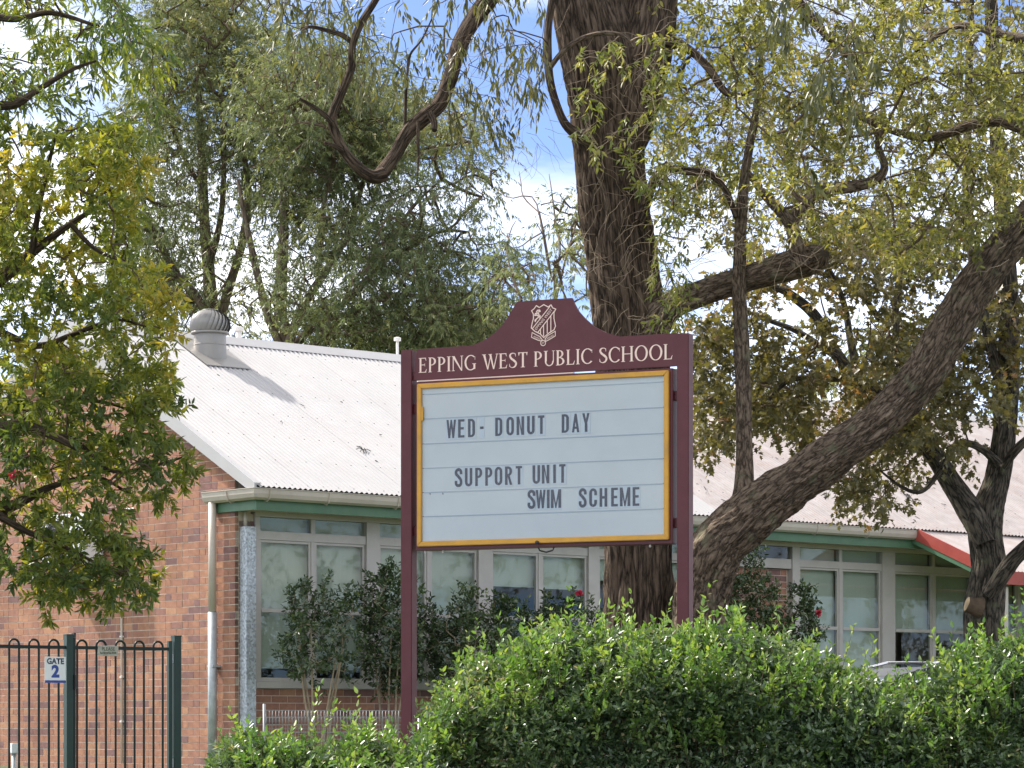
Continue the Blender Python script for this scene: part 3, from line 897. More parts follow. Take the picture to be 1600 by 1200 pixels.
# ------------------------------------------------------------------ hoop fence and gate
FA = R(34)
FX, FY = (107 - 800) / F * 29.3, 29.3
DF = Vector((math.cos(FA), math.sin(FA), 0))
def fence_s(px):
    t = (px - 800.0) / F
    return (t * FY - FX) / (DF.x - t * DF.y)
fz = gz(29.4)
HOOP_TOP = EYE + (HY - 999) / F * 29.5 - fz
RAIL_Z = EYE + (HY - 1012.5) / F * 29.5 - fz
def hoop_mesh(w, r=0.0115):
    b = MB()
    pts = [(-w / 2, 0, 0.08)] + [(-w / 2, 0, z) for z in (0.6, 1.2, HOOP_TOP - w / 2 - 0.02)]
    pts += [(-w / 2 * math.cos(a), 0, HOOP_TOP - w / 2 - 0.012 + w / 2 * math.sin(a)) for a in np.linspace(0, math.pi, 11)]
    pts += [(w / 2, 0, z) for z in (HOOP_TOP - w / 2 - 0.02, 1.2, 0.6, 0.08)]
    b.tube(pts, r, 8)
    return b.mesh('hoop', M['fence'], True)
HW = 0.104
hm = hoop_mesh(HW)
def fence_panel(root, s0, s1, centres):
    for z in (RAIL_Z, 0.22):
        MB().box(s0, s1, -0.016, 0.016, z - 0.016, z + 0.016).build('rail', M['fence'], root)
    for c in centres:
        link('hoop', hm, root, (c, 0, 0))
fen = thing('hoop_fence', 'dark green hoop topped fence panel left of the gate post', 'fence', (FX, FY, fz), FA)
cl = [fence_s(x) for x in (84, 53, 22)]
st = cl[1] - cl[0]
cl += [cl[2] + st * k for k in range(1, 8)]
fence_panel(fen, cl[-1] - 0.2, -0.038, cl)
MB().box(-0.035, 0.035, -0.035, 0.035, -0.3, EYE + (HY - 993) / F * 29.3 - fz).build('post', M['fence_post'], fen)
MB().box(-0.038, 0.038, -0.038, 0.038, EYE + (HY - 993) / F * 29.3 - fz, EYE + (HY - 993) / F * 29.3 - fz + 0.012).build('post_cap', M['fence_post'], fen)
MB().box(cl[-1] - 0.27, cl[-1] - 0.2, -0.035, 0.035, -0.3, HOOP_TOP + 0.03).build('post', M['fence_post'], fen)
gate = thing('school_gate', 'dark green hoop topped gate leaf in front of the brick gable', 'gate', (FX, FY, fz), FA)
cg = [fence_s(x) for x in (128, 158, 188, 217.5, 247)]
sr = fence_s(265)
fence_panel(gate, 0.07, sr - 0.02, cg)
MB().box(0.042, 0.069, -0.02, 0.02, 0.1, HOOP_TOP + 0.01).build('stile', M['fence'], gate)
MB().box(sr - 0.019, sr + 0.02, -0.02, 0.02, 0.1, HOOP_TOP - 0.005).build('stile', M['fence_post'], gate)
MB().box(0.045, 0.068, -0.055, -0.022, 1.28, 1.42).build('latch', M['dark_metal'], gate)
MB().box(0.046, 0.066, -0.03, 0.03, HOOP_TOP + 0.012, HOOP_TOP + 0.06).build('latch_knob', M['dark_metal'], gate)
for z in (0.5, 1.55):
    MB().tube([(sr + 0.028, -0.02, z), (sr + 0.028, -0.02, z + 0.09)], 0.007, 8).build('hinge', M['galv_plain'], gate)
gp = thing('gate_post', 'dark green square gate post at the right end of the gate', 'post', (FX + DF.x * (sr + 0.075), FY + DF.y * (sr + 0.075), fz), FA)
ptop = EYE + (HY - 995) / F * 29.95 - fz
MB().box(-0.038, 0.038, -0.038, 0.038, -0.3, ptop).build('post_shaft', M['fence_post'], gp)
MB().box(-0.041, 0.041, -0.041, 0.041, ptop, ptop + 0.012).build('post_cap', M['fence_post'], gp)

def text_mesh(s, size, m, xs=1.0, offset=0.0, align='CENTER'):
    cu = bpy.data.curves.new('text', 'FONT')
    cu.body = s; cu.size = size; cu.align_x = align; cu.align_y = 'CENTER'; cu.offset = offset
    cu.resolution_u = 6
    o = bpy.data.objects.new('text', cu); col.objects.link(o)
    dg = bpy.context.evaluated_depsgraph_get()
    me = bpy.data.meshes.new_from_object(o.evaluated_get(dg))
    bpy.data.objects.remove(o); bpy.data.curves.remove(cu)
    for v in me.vertices:
        v.co.x *= xs
    me.materials.clear(); me.materials.append(m)
    return me
def stand(o):
    o.rotation_euler = (R(90), 0, 0)
    return o

# GATE 2 plate and the weathered plate
s0, s1 = fence_s(68), fence_s(101)
w = s1 - s0
zt_ = EYE + (HY - 1026) / F * 29.15 - fz; zb_ = EYE + (HY - 1067) / F * 29.15 - fz
gp1 = thing('gate_number_plate', 'white plate reading GATE 2 with a blue stripe on the fence', 'sign', Vector((FX, FY, fz)) + DF * s0 + Vector((0.559, -0.829, 0)) * 0.026, FA)
MB().box(0, w, -0.003, 0.0, zb_, zt_).build('plate', M['white'], gp1)
h = zt_ - zb_
MB().box(0.001, w - 0.001, -0.006, -0.0035, zb_ + 0.001, zb_ + h * 0.10).build('stripe', M['blue'], gp1)
stand(link('word', text_mesh('GATE', h * 0.30, M['dark_print'], 0.95, 0.003), gp1, (w * 0.5, -0.0045, zb_ + h * 0.82)))
stand(link('numeral', text_mesh('2', h * 0.62, M['blue'], 1.0, 0.008), gp1, (w * 0.5, -0.0045, zb_ + h * 0.42)))
s0, s1 = fence_s(151), fence_s(183)
w = s1 - s0
zt_ = EYE + (HY - 1009) / F * 29.5 - fz; zb_ = EYE + (HY - 1025) / F * 29.5 - fz; h = zt_ - zb_
gp2 = thing('notice_plate', 'small weathered metal plate reading PLEASE wired to the gate hoops', 'sign', Vector((FX, FY, fz)) + DF * s0 + Vector((0.559, -0.829, 0)) * 0.026, FA)
MB().box(0, w, -0.003, 0.0, zb_, zt_).build('plate', M['old_plate'], gp2)
stand(link('word', text_mesh('PLEASE', h * 0.48, M['faded_print'], 0.95, 0.001), gp2, (w * 0.5, -0.0045, zb_ + h * 0.68)))
b = MB()
x = w * 0.10
while x < w * 0.9:
    d = random.uniform(0.004, 0.014)
    zz = zb_ + h * random.uniform(0.18, 0.24)
    b.box(x, x + d, -0.0045, -0.0034, zz, zz + h * random.uniform(0.12, 0.22))
    x += d + random.uniform(0.003, 0.006)
b.build('worn_print', M['faded_print'], gp2)

# low weldmesh fence in front of the windows
def mesh_fence(pxa, pxb, pyt, Y, label, rz):
    x0 = (pxa - 800) / F * Y; x1 = (pxb - 800) / F * Y
    g = gz(Y)
    H = EYE + (HY - pyt) / F * Y - g
    root = thing('mesh_fence', label, 'fence', (x0, Y, g), rz, 'low wire mesh fence panels by the windows')
    Lx = (x1 - x0)
    MB().tube([(0, 0, -0.2), (0, 0, H + 0.07)], 0.016, 10).build('post', M['wire'], root, smooth=True)
    MB().tube([(Lx, 0, -0.2), (Lx, 0, H + 0.02)], 0.016, 10).build('post', M['wire'], root, smooth=True)
    b = MB(); r = 0.0028
    n = int(Lx / 0.036)
    for i in range(n + 1):
        x = 0.02 + i * (Lx - 0.04) / n
        b.tube([(x, 0, 0.05), (x, 0, H - 0.16), (x, -0.05, H - 0.07), (x, 0.0, H), (x, 0.045, H - 0.07), (x, 0.004, H - 0.15)], r, 4, False)
    for z, y in [(0.1, 0), (0.25, 0), (0.4, 0), (0.55, 0), (0.7, 0), (H - 0.32, 0), (H - 0.24, 0), (H - 0.16, 0), (H - 0.115, -0.025), (H - 0.07, -0.05), (H, 0), (H - 0.07, 0.047), (H - 0.20, 0)]:
        b.tube([(0.0, y, z), (Lx, y, z)], r, 4, False)
    tag(b.build('wire_mesh', M['wire'], root), kind='stuff')
mesh_fence(413, 646, 1110, 32.4, 'low galvanised wire mesh fence with a grey post below the left windows', 0.0)
mesh_fence(655, 800, 1133, 30.8, 'lower wire mesh fence panel just right of the left sign post', 0.0)

# ------------------------------------------------------------------ school sign
SA = R(-25)
DS = Vector((math.cos(SA), math.sin(SA), 0))
SY = 19.4
SX = (626 - 800) / F * SY
sgz = gz(19.0)
def sg(px, py):
    """photo position on the sign's front plane -> sign coordinates (x, z)"""
    t = (px - 800.0) / F
    x = (t * SY - SX) / (DS.x - t * DS.y)
    Y = SY + DS.y * x
    return x, EYE + (HY - py) / F * Y - sgz
sign = thing('school_sign', 'maroon school name sign with message board on two posts above the hedge', 'sign', (SX, SY, sgz), SA)
SLN = sg(1076, 600)[0]
PW = 0.080
ptz = sg(628, 548)[1]
for x0 in (0.0, SLN - PW):
    MB().box(x0, x0 + PW, 0, PW, -0.4, ptz).build('post', M['maroon'], sign, bevel=0.004)
    MB().box(x0 + 0.004, x0 + PW - 0.004, 0.004, PW - 0.004, ptz, ptz + 0.004).build('post_cap', M['maroon'], sign)
# header board with the swept crown
crown = [(135, 288), (250, 279), (370, 270), (405, 256), (435, 240), (468, 215), (498, 185), (523, 150), (543, 115), (562, 84), (680, 75), (795, 68), (806, 95), (823, 125), (850, 155), (890, 190), (940, 215), (1000, 233), (1120, 225), (1248, 217)]
crown = [sg(600 + x / 2.727, 440 + y / 2.727) for x, y in crown]
hx0, hx1 = PW + 0.002, SLN - PW - 0.002
hb = 3.853 - sgz
prof = [(hx0, hb), (hx1, hb)] + [(min(max(x, hx0), hx1), z) for x, z in reversed(crown)]
hbo = MB().prism(prof, 0.018, 0.042, 'xz').build('header_board', M['maroon'], sign)

# ---- lettering
class Glyph:
    def __init__(self): self.p = []
    def r(self, x0, y0, x1, y1): self.p.append([(x0, y0), (x1, y0), (x1, y1), (x0, y1)]); return self
    def q(self, *pts): self.p.append(list(pts)); return self
    def s(self, pts, wid):
        """stroke of varying width along a smooth curve"""
        pp = crom(pts, 5)
        n = len(pp)
        ww = np.interp(np.linspace(0, 1, n), np.linspace(0, 1, len(wid)), wid)
        L, Rr = [], []
        for i in range(n):
            a = pp[max(0, i - 1)]; b = pp[min(n - 1, i + 1)]
            t = (b - a) / (np.linalg.norm(b - a) + 1e-9)
            nn = np.array([-t[1], t[0]])
            L.append(pp[i] + nn * ww[i] / 2); Rr.append(pp[i] - nn * ww[i] / 2)
        for i in range(n - 1):
            self.p.append([tuple(L[i]), tuple(Rr[i]), tuple(Rr[i + 1]), tuple(L[i + 1])])
        return self
    def ring(self, cx, cy, ro, ri, a0, a1, n=14):
        for i in range(n):
            a = R(a0 + (a1 - a0) * i / n); b = R(a0 + (a1 - a0) * (i + 1) / n)
            f = lambda an, rr: (cx + rr[0] * math.cos(an), cy + rr[1] * math.sin(an))
            self.p.append([f(a, ri), f(a, ro), f(b, ro), f(b, ri)])
        return self
def serif():
    G = {}
    st = 0.125; sf = 0.035
    def stem(g, x, w=st, ext=0.06, top=True, bot=True):
        g.r(x, 0, x + w, 1)
        if bot: g.r(x - ext, 0, x + w + ext, sf)
        if top: g.r(x - ext, 1 - sf, x + w + ext, 1)
    g = Glyph(); stem(g, .06); g.r(.16, 0, .52, .05).r(.16, .95, .50, 1).r(.16, .50, .42, .55).q((.50, 0), (.56, .24), (.535, .24), (.44, .04)).q((.48, 1), (.52, .79), (.495, .79), (.42, .96)).r(.405, .42, .43, .63); G['E'] = (g, .60)
    g = Glyph(); stem(g, .06); g.ring(.22, .73, (.31, .27), (.175, .215), -90, 90); g.r(.16, .945, .24, 1); g.r(.17, .46, .24, .515); G['P'] = (g, .58)
    g = Glyph(); stem(g, .06); G['I'] = (g, .26)
    g = Glyph(); stem(g, .08, .06, .07); stem(g, .66, .06, .07, bot=False); g.q((.03, 1), (.20, 1), (.72, 0), (.66, -.02)); G['N'] = (g, .80)
    g = Glyph(); g.ring(.44, .5, (.42, .52), (.29, .46), 50, 310); g.q((.70, .90), (.735, .90), (.735, .68), (.71, .68)); stem(g, .60, .12, .06, top=False, bot=False) if False else None; g.r(.62, .06, .745, .42).r(.54, .40, .80, .44); G['G'] = (g, .82)
    g = Glyph(); g.q((.04, 1), (.19, 1), (.40, -.02), (.33, -.02)); g.q((.33, -.02), (.40, -.02), (.60, 1), (.555, 1)); g.q((.46, 1), (.60, 1), (.80, -.02), (.73, -.02)); g.q((.73, -.02), (.80, -.02), (1.02, 1), (.97, 1)); g.r(-.02, .965, .25, 1).r(.90, .965, 1.08, 1).r(.42, .965, .66, 1); G['W'] = (g, 1.06)
    g = Glyph(); g.s([(.45, .82), (.40, .94), (.27, .975), (.13, .92), (.09, .78), (.17, .63), (.32, .50), (.46, .36), (.48, .20), (.38, .06), (.23, .02), (.10, .08), (.05, .22)], [.04, .05, .055, .10, .12, .135, .14, .135, .12, .10, .055, .045, .04]); g.r(.435, .74, .465, .94).r(.04, .08, .07, .28); G['S'] = (g, .55)
    g = Glyph(); g.r(.27, 0, .395, 1).r(.19, 0, .475, sf).r(.02, .95, .645, 1).q((.02, 1), (.05, .78), (.075, .78), (.12, .96)).q((.645, 1), (.615, .78), (.59, .78), (.545, .96)); G['T'] = (g, .665)
    g = Glyph(); g.r(.09, .3, .215, 1).r(.62, .3, .675, 1).r(.02, 1 - sf, .285, 1).r(.555, 1 - sf, .74, 1); g.ring(.3825, .32, (.2925, .345), (.195, .28), 180, 360); G['U'] = (g, .76)
    g = Glyph(); stem(g, .06); g.ring(.22, .755, (.27, .245), (.145, .195), -90, 90); g.ring(.24, .265, (.32, .265), (.185, .21), -90, 90); g.r(.16, .945, .24, 1).r(.16, 0, .26, .055).r(.17, .485, .25, .535); G['B'] = (g, .62)
    g = Glyph(); stem(g, .06); g.r(.16, 0, .52, .05).q((.50, 0), (.565, .26), (.54, .26), (.44, .04)); G['L'] = (g, .58)
    g = Glyph(); g.ring(.44, .5, (.42, .52), (.29, .46), 42, 318); g.q((.70, .92), (.735, .92), (.735, .70), (.71, .70)); G['C'] = (g, .78)
    g = Glyph(); stem(g, .06); stem(g, .60); g.r(.18, .48, .61, .53); G['H'] = (g, .80)
    g = Glyph(); g.ring(.43, .5, (.42, .52), (.29, .465), 0, 360, 28); G['O'] = (g, .87)
    return G
def glyph_mesh(name, g, h, m, xs=1.0, dep=0.0):
    b = MB()
    for i, pl in enumerate(g.p):
        y = -(i % 7) * 0.00025
        b.poly([(x * h * xs, y - dep, z * h) for x, z in pl])
    return b.mesh(name, m)
GS = serif()
txt = 'EPPING WEST PUBLIC SCHOOL'
bx0, bz0 = sg(600 + 143 / 2.727, 440 + 388 / 2.727)
bx1, bz1 = sg(600 + 1230 / 2.727, 440 + 329 / 2.727)
cap = sg(652, 440 + 325 / 2.727)[1] - sg(652, 440 + 388 / 2.727)[1]
tw = sum(GS[c][1] + 0.055 if c != ' ' else 0.34 for c in txt)
xs = (bx1 - bx0) / (tw * cap)
x = bx0
gcache = {}
for c in txt:
    if c == ' ':
        x += 0.34 * cap * xs; continue
    if c not in gcache: gcache[c] = glyph_mesh('letter', GS[c][0], cap, M['sign_cream'], xs)
    link('letter', gcache[c], hbo, (x, 0.0165, bz0 + (bz1 - bz0) * (x - bx0) / (bx1 - bx0)))
    x += (GS[c][1] + 0.055) * cap * xs

# crest: traced line work, cream on maroon
def cr(x, y): return sg(800 + x / 10.0, 450 + y / 10.0)
cg_ = Glyph()
def line(pts, w=0.0058, closed=False):
    q = [cr(*p) for p in pts]
    if closed: q = q + [q[0]]
    for a, b2 in zip(q, q[1:]):
        d = np.array(b2) - np.array(a); L = np.linalg.norm(d); d /= L; nn = np.array([-d[1], d[0]]) * w / 2
        a_ = np.array(a) - d * w * 0.3; b_ = np.array(b2) + d * w * 0.3
        cg_.p.append([tuple(a_ + nn), tuple(a_ - nn), tuple(b_ - nn), tuple(b_ + nn)])
line([(290, 350), (330, 318), (365, 270), (410, 300), (480, 255), (550, 292), (595, 258), (620, 305), (668, 325), (640, 380), (640, 470), (665, 590), (640, 650), (560, 700), (480, 770), (420, 710), (340, 670), (285, 620), (300, 540), (320, 470), (318, 400)], 0.0062, True)
line([(300, 632), (575, 285)]); line([(385, 690), (655, 345)])
line([(430, 640), (430, 705)]); line([(478, 580), (478, 745)]); line([(535, 505), (535, 700)]); line([(592, 435), (592, 670)])
line([(300, 690), (360, 725), (420, 755), (455, 800), (440, 825), (390, 810), (330, 785), (290, 765), (300, 690)], 0.005)
line([(660, 670), (600, 705), (540, 740), (500, 790), (510, 830), (560, 805), (620, 770), (660, 745), (660, 670)], 0.005)
line([(470 + 38 * math.cos(a), 855 + 42 * math.sin(a)) for a in np.linspace(0, 2 * math.pi, 15)], 0.005)
# rampant figure, simplified to its flourish of strokes
for seg_ in ([(345, 520), (365, 480), (400, 450), (405, 405), (385, 385)], [(385, 385), (350, 395), (340, 425), (365, 420)], [(395, 370), (425, 360), (415, 340), (385, 345), (365, 370)], [(400, 440), (425, 430), (420, 470)], [(350, 490), (340, 500)], [(370, 410), (385, 430)]):
    line(seg_, 0.0075)
crest = link('crest', glyph_mesh('crest', cg_, 1.0, M['sign_cream']), hbo, (0, 0.0162, 0))
def small_text(s, pa, pb, hpx, name):
    a = np.array(cr(*pa)); b2 = np.array(cr(*pb))
    me = text_mesh(s, 1.0, M['sign_cream'])
    xsx = [v.co.x for v in me.vertices]
    wd = max(xsx) - min(xsx)
    L = np.linalg.norm(b2 - a); hh = hpx / 10.0 * 19.0 / F / 0.7
    for v in me.vertices:
        v.co.x *= L / wd; v.co.y *= hh
    c = (a + b2) / 2
    o = link(name, me, hbo, (c[0], 0.0158, c[1]))
    o.rotation_euler = (R(90), -math.atan2(b2[1] - a[1], b2[0] - a[0]), 0)
small_text('EPPING WEST', (352, 645), (605, 330), 42, 'crest_word')
small_text('ANIMO', (320, 752), (430, 800), 28, 'crest_word')
small_text('LABORE', (515, 795), (635, 735), 28, 'crest_word')
small_text('ET', (452, 856), (490, 856), 30, 'crest_word')
# cream strip drawing the white line of the gap under the header, and the cabinet
cx0, cz0 = sg(650, 858.5); cx1, cz1 = sg(1051, 851)
cz = (cz0 + cz1) / 2
ctop = hb - 0.014
cab = MB()
cab.box(cx0, cx1, 0.0, 0.11, cz, ctop)
cabo = cab.build('cabinet', M['maroon'], sign, bevel=0.003)
MB().box(cx0 + 0.004, cx0 + 0.62 * (cx1 - cx0), 0.012, 0.03, ctop + 0.003, hb - 0.004).build('gap_strip', M['sign_cream'], sign)
for x in (PW + 0.001, ):
    MB().box(PW + 0.001, cx0 - 0.0005, 0.03, 0.07, cz + 0.1, cz + 0.16).build('hanger', M['maroon'], sign)
MB().box(cx1 + 0.0005, SLN - PW - 0.001, 0.03, 0.07, cz + 0.1, cz + 0.16).build('hanger', M['maroon'], sign)
MB().box(PW + 0.001, cx0 - 0.0005, 0.03, 0.07, ctop - 0.2, ctop - 0.14).build('hanger', M['maroon'], sign)
MB().box(cx1 + 0.0005, SLN - PW - 0.001, 0.03, 0.07, ctop - 0.2, ctop - 0.14).build('hanger', M['maroon'], sign)
gx0, gzt = sg(653.5, 601); gx1, gzt2 = sg(1046.5, 578)
_, gzb = sg(653.5, 854.5); _, gzb2 = sg(1046.5, 843)
gzt = (gzt + gzt2) / 2; gzb = (gzb + gzb2) / 2
fw_ = 0.033
def rail(pts, nm):
    # picture-frame moulding: bevelled profile
    return MB().prism(pts, -0.022, -0.0005, 'xz').build(nm, M['gold'], sign, bevel=0.004)
rail([(gx0, gzb), (gx0 + fw_, gzb + fw_), (gx0 + fw_, gzt - fw_), (gx0, gzt)], 'door_frame_side')
rail([(gx1, gzb), (gx1, gzt), (gx1 - fw_, gzt - fw_), (gx1 - fw_, gzb + fw_)], 'door_frame_side')
rail([(gx0, gzt), (gx0 + fw_, gzt - fw_), (gx1 - fw_, gzt - fw_), (gx1, gzt)], 'door_frame_rail')
rail([(gx0, gzb), (gx1, gzb), (gx1 - fw_, gzb + fw_), (gx0 + fw_, gzb + fw_)], 'door_frame_rail')
ix0, ix1, iz0, iz1 = gx0 + fw_, gx1 - fw_, gzb + fw_, gzt - fw_
MB().box(ix0 + 0.001, ix1 - 0.001, -0.014, -0.012, iz0 + 0.001, iz1 - 0.001).build('acrylic_sheet', M['acrylic'], sign)
# board strips and tracks
tr_z = []
for yl, yr in ((480, 428), (585, 536), (690, 648), (793, 757), (896, 865), (1000, 970)):
    za = sg(600 + 180 / 2.727, 440 + yl / 2.727)[1]; zb2 = sg(600 + 1200 / 2.727, 440 + yr / 2.727)[1]
    tr_z.append((za + zb2) / 2)
edgesz = [iz1 + 0.01] + tr_z + [iz0 - 0.01]
for a, b2 in zip(edgesz, edgesz[1:]):
    MB().box(ix0 - 0.01, ix1 + 0.01, -0.0035, -0.001, b2 + 0.003, a - 0.001).build('board_strip', M['board'], sign)
for z in tr_z:
    MB().box(ix0 + 0.012, ix1 - 0.012, -0.0060, -0.0012, z - 0.0035, z + 0.0025).build('letter_track', M['track'], sign)
MB().lathe([(0.012, 0), (0.012, 0.012), (0.007, 0.016)], 14).build('lock', M['dark_metal'], sign, (sg(842, 848)[0], -0.0225, sg(842, 848)[1] - 0.0), (R(90), 0, 0))
lx, lz2 = sg(664, 648)
MB().box(gx0 + fw_ + 0.0005, gx0 + fw_ + 0.012, -0.024, -0.011, lz2 - 0.04, lz2 + 0.05).build('hinge_plate', M['gold'], sign)
x0c = sg(838, 858)[0]; x1c = sg(863, 858)[0]
MB().tube([(x0c, 0.03, cz + 0.002), (x0c + 0.01, 0.03, cz - 0.02), ((x0c + x1c) / 2, 0.03, cz - 0.032), (x1c - 0.01, 0.03, cz - 0.02), (x1c, 0.03, cz + 0.002)], 0.005, 6).build('cable_loop', M['dark_metal'], sign)
for pxm in (661, 689, 1013):
    xm = sg(pxm, 860)[0]
    MB().lathe([(0.006, -0.018), (0.009, -0.012), (0.006, 0.001)], 8).build('light_dot', M['pvc'], sign, (xm, 0.03, cz))  # small lights under the cabinet, drawn as plain white dots

# ---- message letters: condensed bold faces on clear tiles
def sans():
    G = {}; t = .165; W = .46
    def g(): return Glyph()
    def oval(q, top=True, bot=True, W=W):
        r = W / 2
        if top: q.ring(r, 1 - .24, (r, .24), (r - t, .24 - t * .85), 0, 180, 10)
        if bot: q.ring(r, .24, (r, .24), (r - t, .24 - t * .85), 180, 360, 10)
        return q
    q = oval(g()); q.r(0, .24, t, .76).r(W - t, .24, W, .76); G['O'] = (q, W)
    q = oval(g(), True, False); oval(q, False, True); q.r(0, .24, t, .76).r(W - t, .62, W, .76).r(W - t, .24, W, .38); G['C'] = (q, W)
    q = oval(g(), False, True); q.r(0, .24, t, 1).r(W - t, .24, W, 1); G['U'] = (q, W)
    q = g().r(0, 0, t, 1).r(t, 0, .40, .13).r(t, .87, .40, 1).r(t, .44, .36, .57); G['E'] = (q, .40)
    q = g().r(0, 0, t, 1); q.ring(.20, .76, (.24, .24), (.24 - t, .115), 0, 90, 6).ring(.20, .24, (.24, .24), (.24 - t, .115), 270, 360, 6).r(.44 - t, .24, .44, .76).r(t, .875, .2, 1).r(t, 0, .2, .125); G['D'] = (q, W)
    q = g().r(0, 0, t, 1).r(W - t, 0, W, 1).q((t, 1), (t, .68), (W - t, 0), (W - t, .32)); G['N'] = (q, W)
    q = g().r(.12, 0, .12 + t, .88).r(0, .87, .385, 1); G['T'] = (q, .385)
    q = g().q((0, 0), (.14, 0), (.285, 1), (.16, 1)).q((.445, 0), (.305, 0), (.16, 1), (.285, 1)).r(.12, .19, .325, .31); G['A'] = (q, .445)
    q = g().r(.15, 0, .15 + t, .45).q((0, 1), (.15, 1), (.285, .42), (.16, .42)).q((.445, 1), (.295, 1), (.16, .42), (.285, .42)); G['Y'] = (q, .445)
    q = g().s([(.37, .68), (.37, .83), (.29, .925), (.16, .925), (.075, .83), (.08, .70), (.20, .57), (.32, .43), (.375, .30), (.36, .15), (.28, .075), (.15, .075), (.07, .17), (.07, .33)], [t]); G['S'] = (q, W)
    q = g().r(0, 0, t, 1); q.ring(.20, .72, (.24, .28), (.24 - t, .155), -90, 90, 10).r(t, .875, .2, 1).r(t, .44, .2, .565); G['P'] = (q, W)
    q = g().r(0, 0, t, 1); q.ring(.20, .735, (.24, .265), (.24 - t, .14), -90, 90, 10).r(t, .875, .2, 1).r(t, .47, .2, .595).q((.16, .48), (.30, .48), (.45, 0), (.30, 0)); G['R'] = (q, .45)
    q = g().r(0, 0, t, 1); G['I'] = (q, t)
    q = g().r(0, 0, t, 1).r(.45, 0, .45 + t, 1).q((t, 1), (t - .02, .62), (.265, 0), (.345, 0)).q((.45, 1), (.45 + .02, .62), (.33, 0), (.25, 0)); G['M'] = (q, .595)
    q = g().q((0, 1), (.135, 1), (.235, 0), (.11, 0)).q((.11, 0), (.235, 0), (.345, 1), (.25, 1)).q((.25, 1), (.345, 1), (.48, 0), (.36, 0)).q((.36, 0), (.48, 0), (.59, 1), (.455, 1)); G['W'] = (q, .59)
    q = g().r(0, 0, t, 1).r(W - t, 0, W, 1).r(t, .43, W - t, .57); G['H'] = (q, W)
    q = g().r(0, .42, .22, .56); G['-'] = (q, .22)
    return G
GB_ = sans()
def c7(x, y): return (640 + x / 7.273, 560 + y / 7.273)
def c8(x, y): return (640 + x / 3.81, 700 + y / 3.81)
def c5(x, y): return (600 + x / 2.727, 440 + y / 2.727)
msgs = []
l1 = [('W', c7(478, 803), 'WED', 0), ('E', c7(592, 797), 'WED', 1), ('D', c7(710, 792), 'WED', 2), ('-', c7(825, 787), None, 0),
      ('D', c7(1020, 778), 'DONUT', 0), ('O', c7(1148, 771), 'DONUT', 1), ('N', c7(1263, 766), 'DONUT', 2), ('U', c7(1383, 760), 'DONUT', 3), ('T', c7(1500, 754), 'DONUT', 4),
      ('D', c5(775, 605), 'DAY', 0), ('A', c5(818, 603), 'DAY', 1), ('Y', c5(862, 601), 'DAY', 2)]
l2 = [(c, c8(x, 177 - (x - 295) * 25 / 617), wd, i) for (c, x, wd, i) in (('S', 295, 'SUPPORT', 0), ('U', 354, 'SUPPORT', 1), ('P', 415, 'SUPPORT', 2), ('P', 475, 'SUPPORT', 3), ('O', 532, 'SUPPORT', 4), ('R', 592, 'SUPPORT', 5), ('T', 653, 'SUPPORT', 6),
      ('U', 757, 'UNIT', 0), ('N', 812, 'UNIT', 1), ('I', 865, 'UNIT', 2), ('T', 912, 'UNIT', 3))]
l3 = [(c, c8(x, 306 - (x - 729) * 17 / 621), wd, i) for (c, x, wd, i) in (('S', 729, 'SWIM', 0), ('W', 783, 'SWIM', 1), ('I', 828, 'SWIM', 2), ('M', 873, 'SWIM', 3), ('S', 1034, 'SCHEME', 0), ('C', 1095, 'SCHEME', 1), ('H', 1156, 'SCHEME', 2), ('E', 1222, 'SCHEME', 3), ('M', 1284, 'SCHEME', 4), ('E', 1350, 'SCHEME', 5))]
NTH = ['first', 'second', 'third', 'fourth', 'fifth', 'sixth', 'seventh']
S_M = Matrix.Translation((SX, SY, sgz)) @ Matrix.Rotation(SA, 4, 'Z')
LH = 29.0 / F * 19.0
tcache = {}
for line_ in (l1, l2, l3):
    for (c, (px, py), wd, i) in line_:
        x, z = sg(px, py)
        g, gw_ = GB_[c]
        hh = LH
        xs2 = 0.98
        if wd is None: lab = 'dark hyphen tile after the word WED on the message board'
        else: lab = 'dark letter %s tile, %s letter of %s on the message board' % (c, NTH[i], wd)
        o = thing('letter_tile', lab, 'letter', S_M @ Vector((x, -0.0062, z)), SA, 'letter tiles on the message board')
        wt = max(gw_ * hh * xs2 + 0.012, 0.028)
        MB().box(-wt / 2, wt / 2, 0.0004, 0.0022, -hh / 2 - 0.010, hh / 2 + 0.008).build('tile', M['tile'], o)
        if c not in tcache: tcache[c] = glyph_mesh('glyph', g, hh, M['black'], xs2)
        gl = link('glyph', tcache[c], o, (-gw_ * hh * xs2 / 2, 0.0001, -hh / 2))
for s_, (px, py) in (('4', c5(197, 905)), ('6', c5(252, 903))):
    x, z = sg(px, py)
    o = stand(link('faint_mark', text_mesh(s_, 0.026, M['black']), sign, (x, -0.0037, z)))


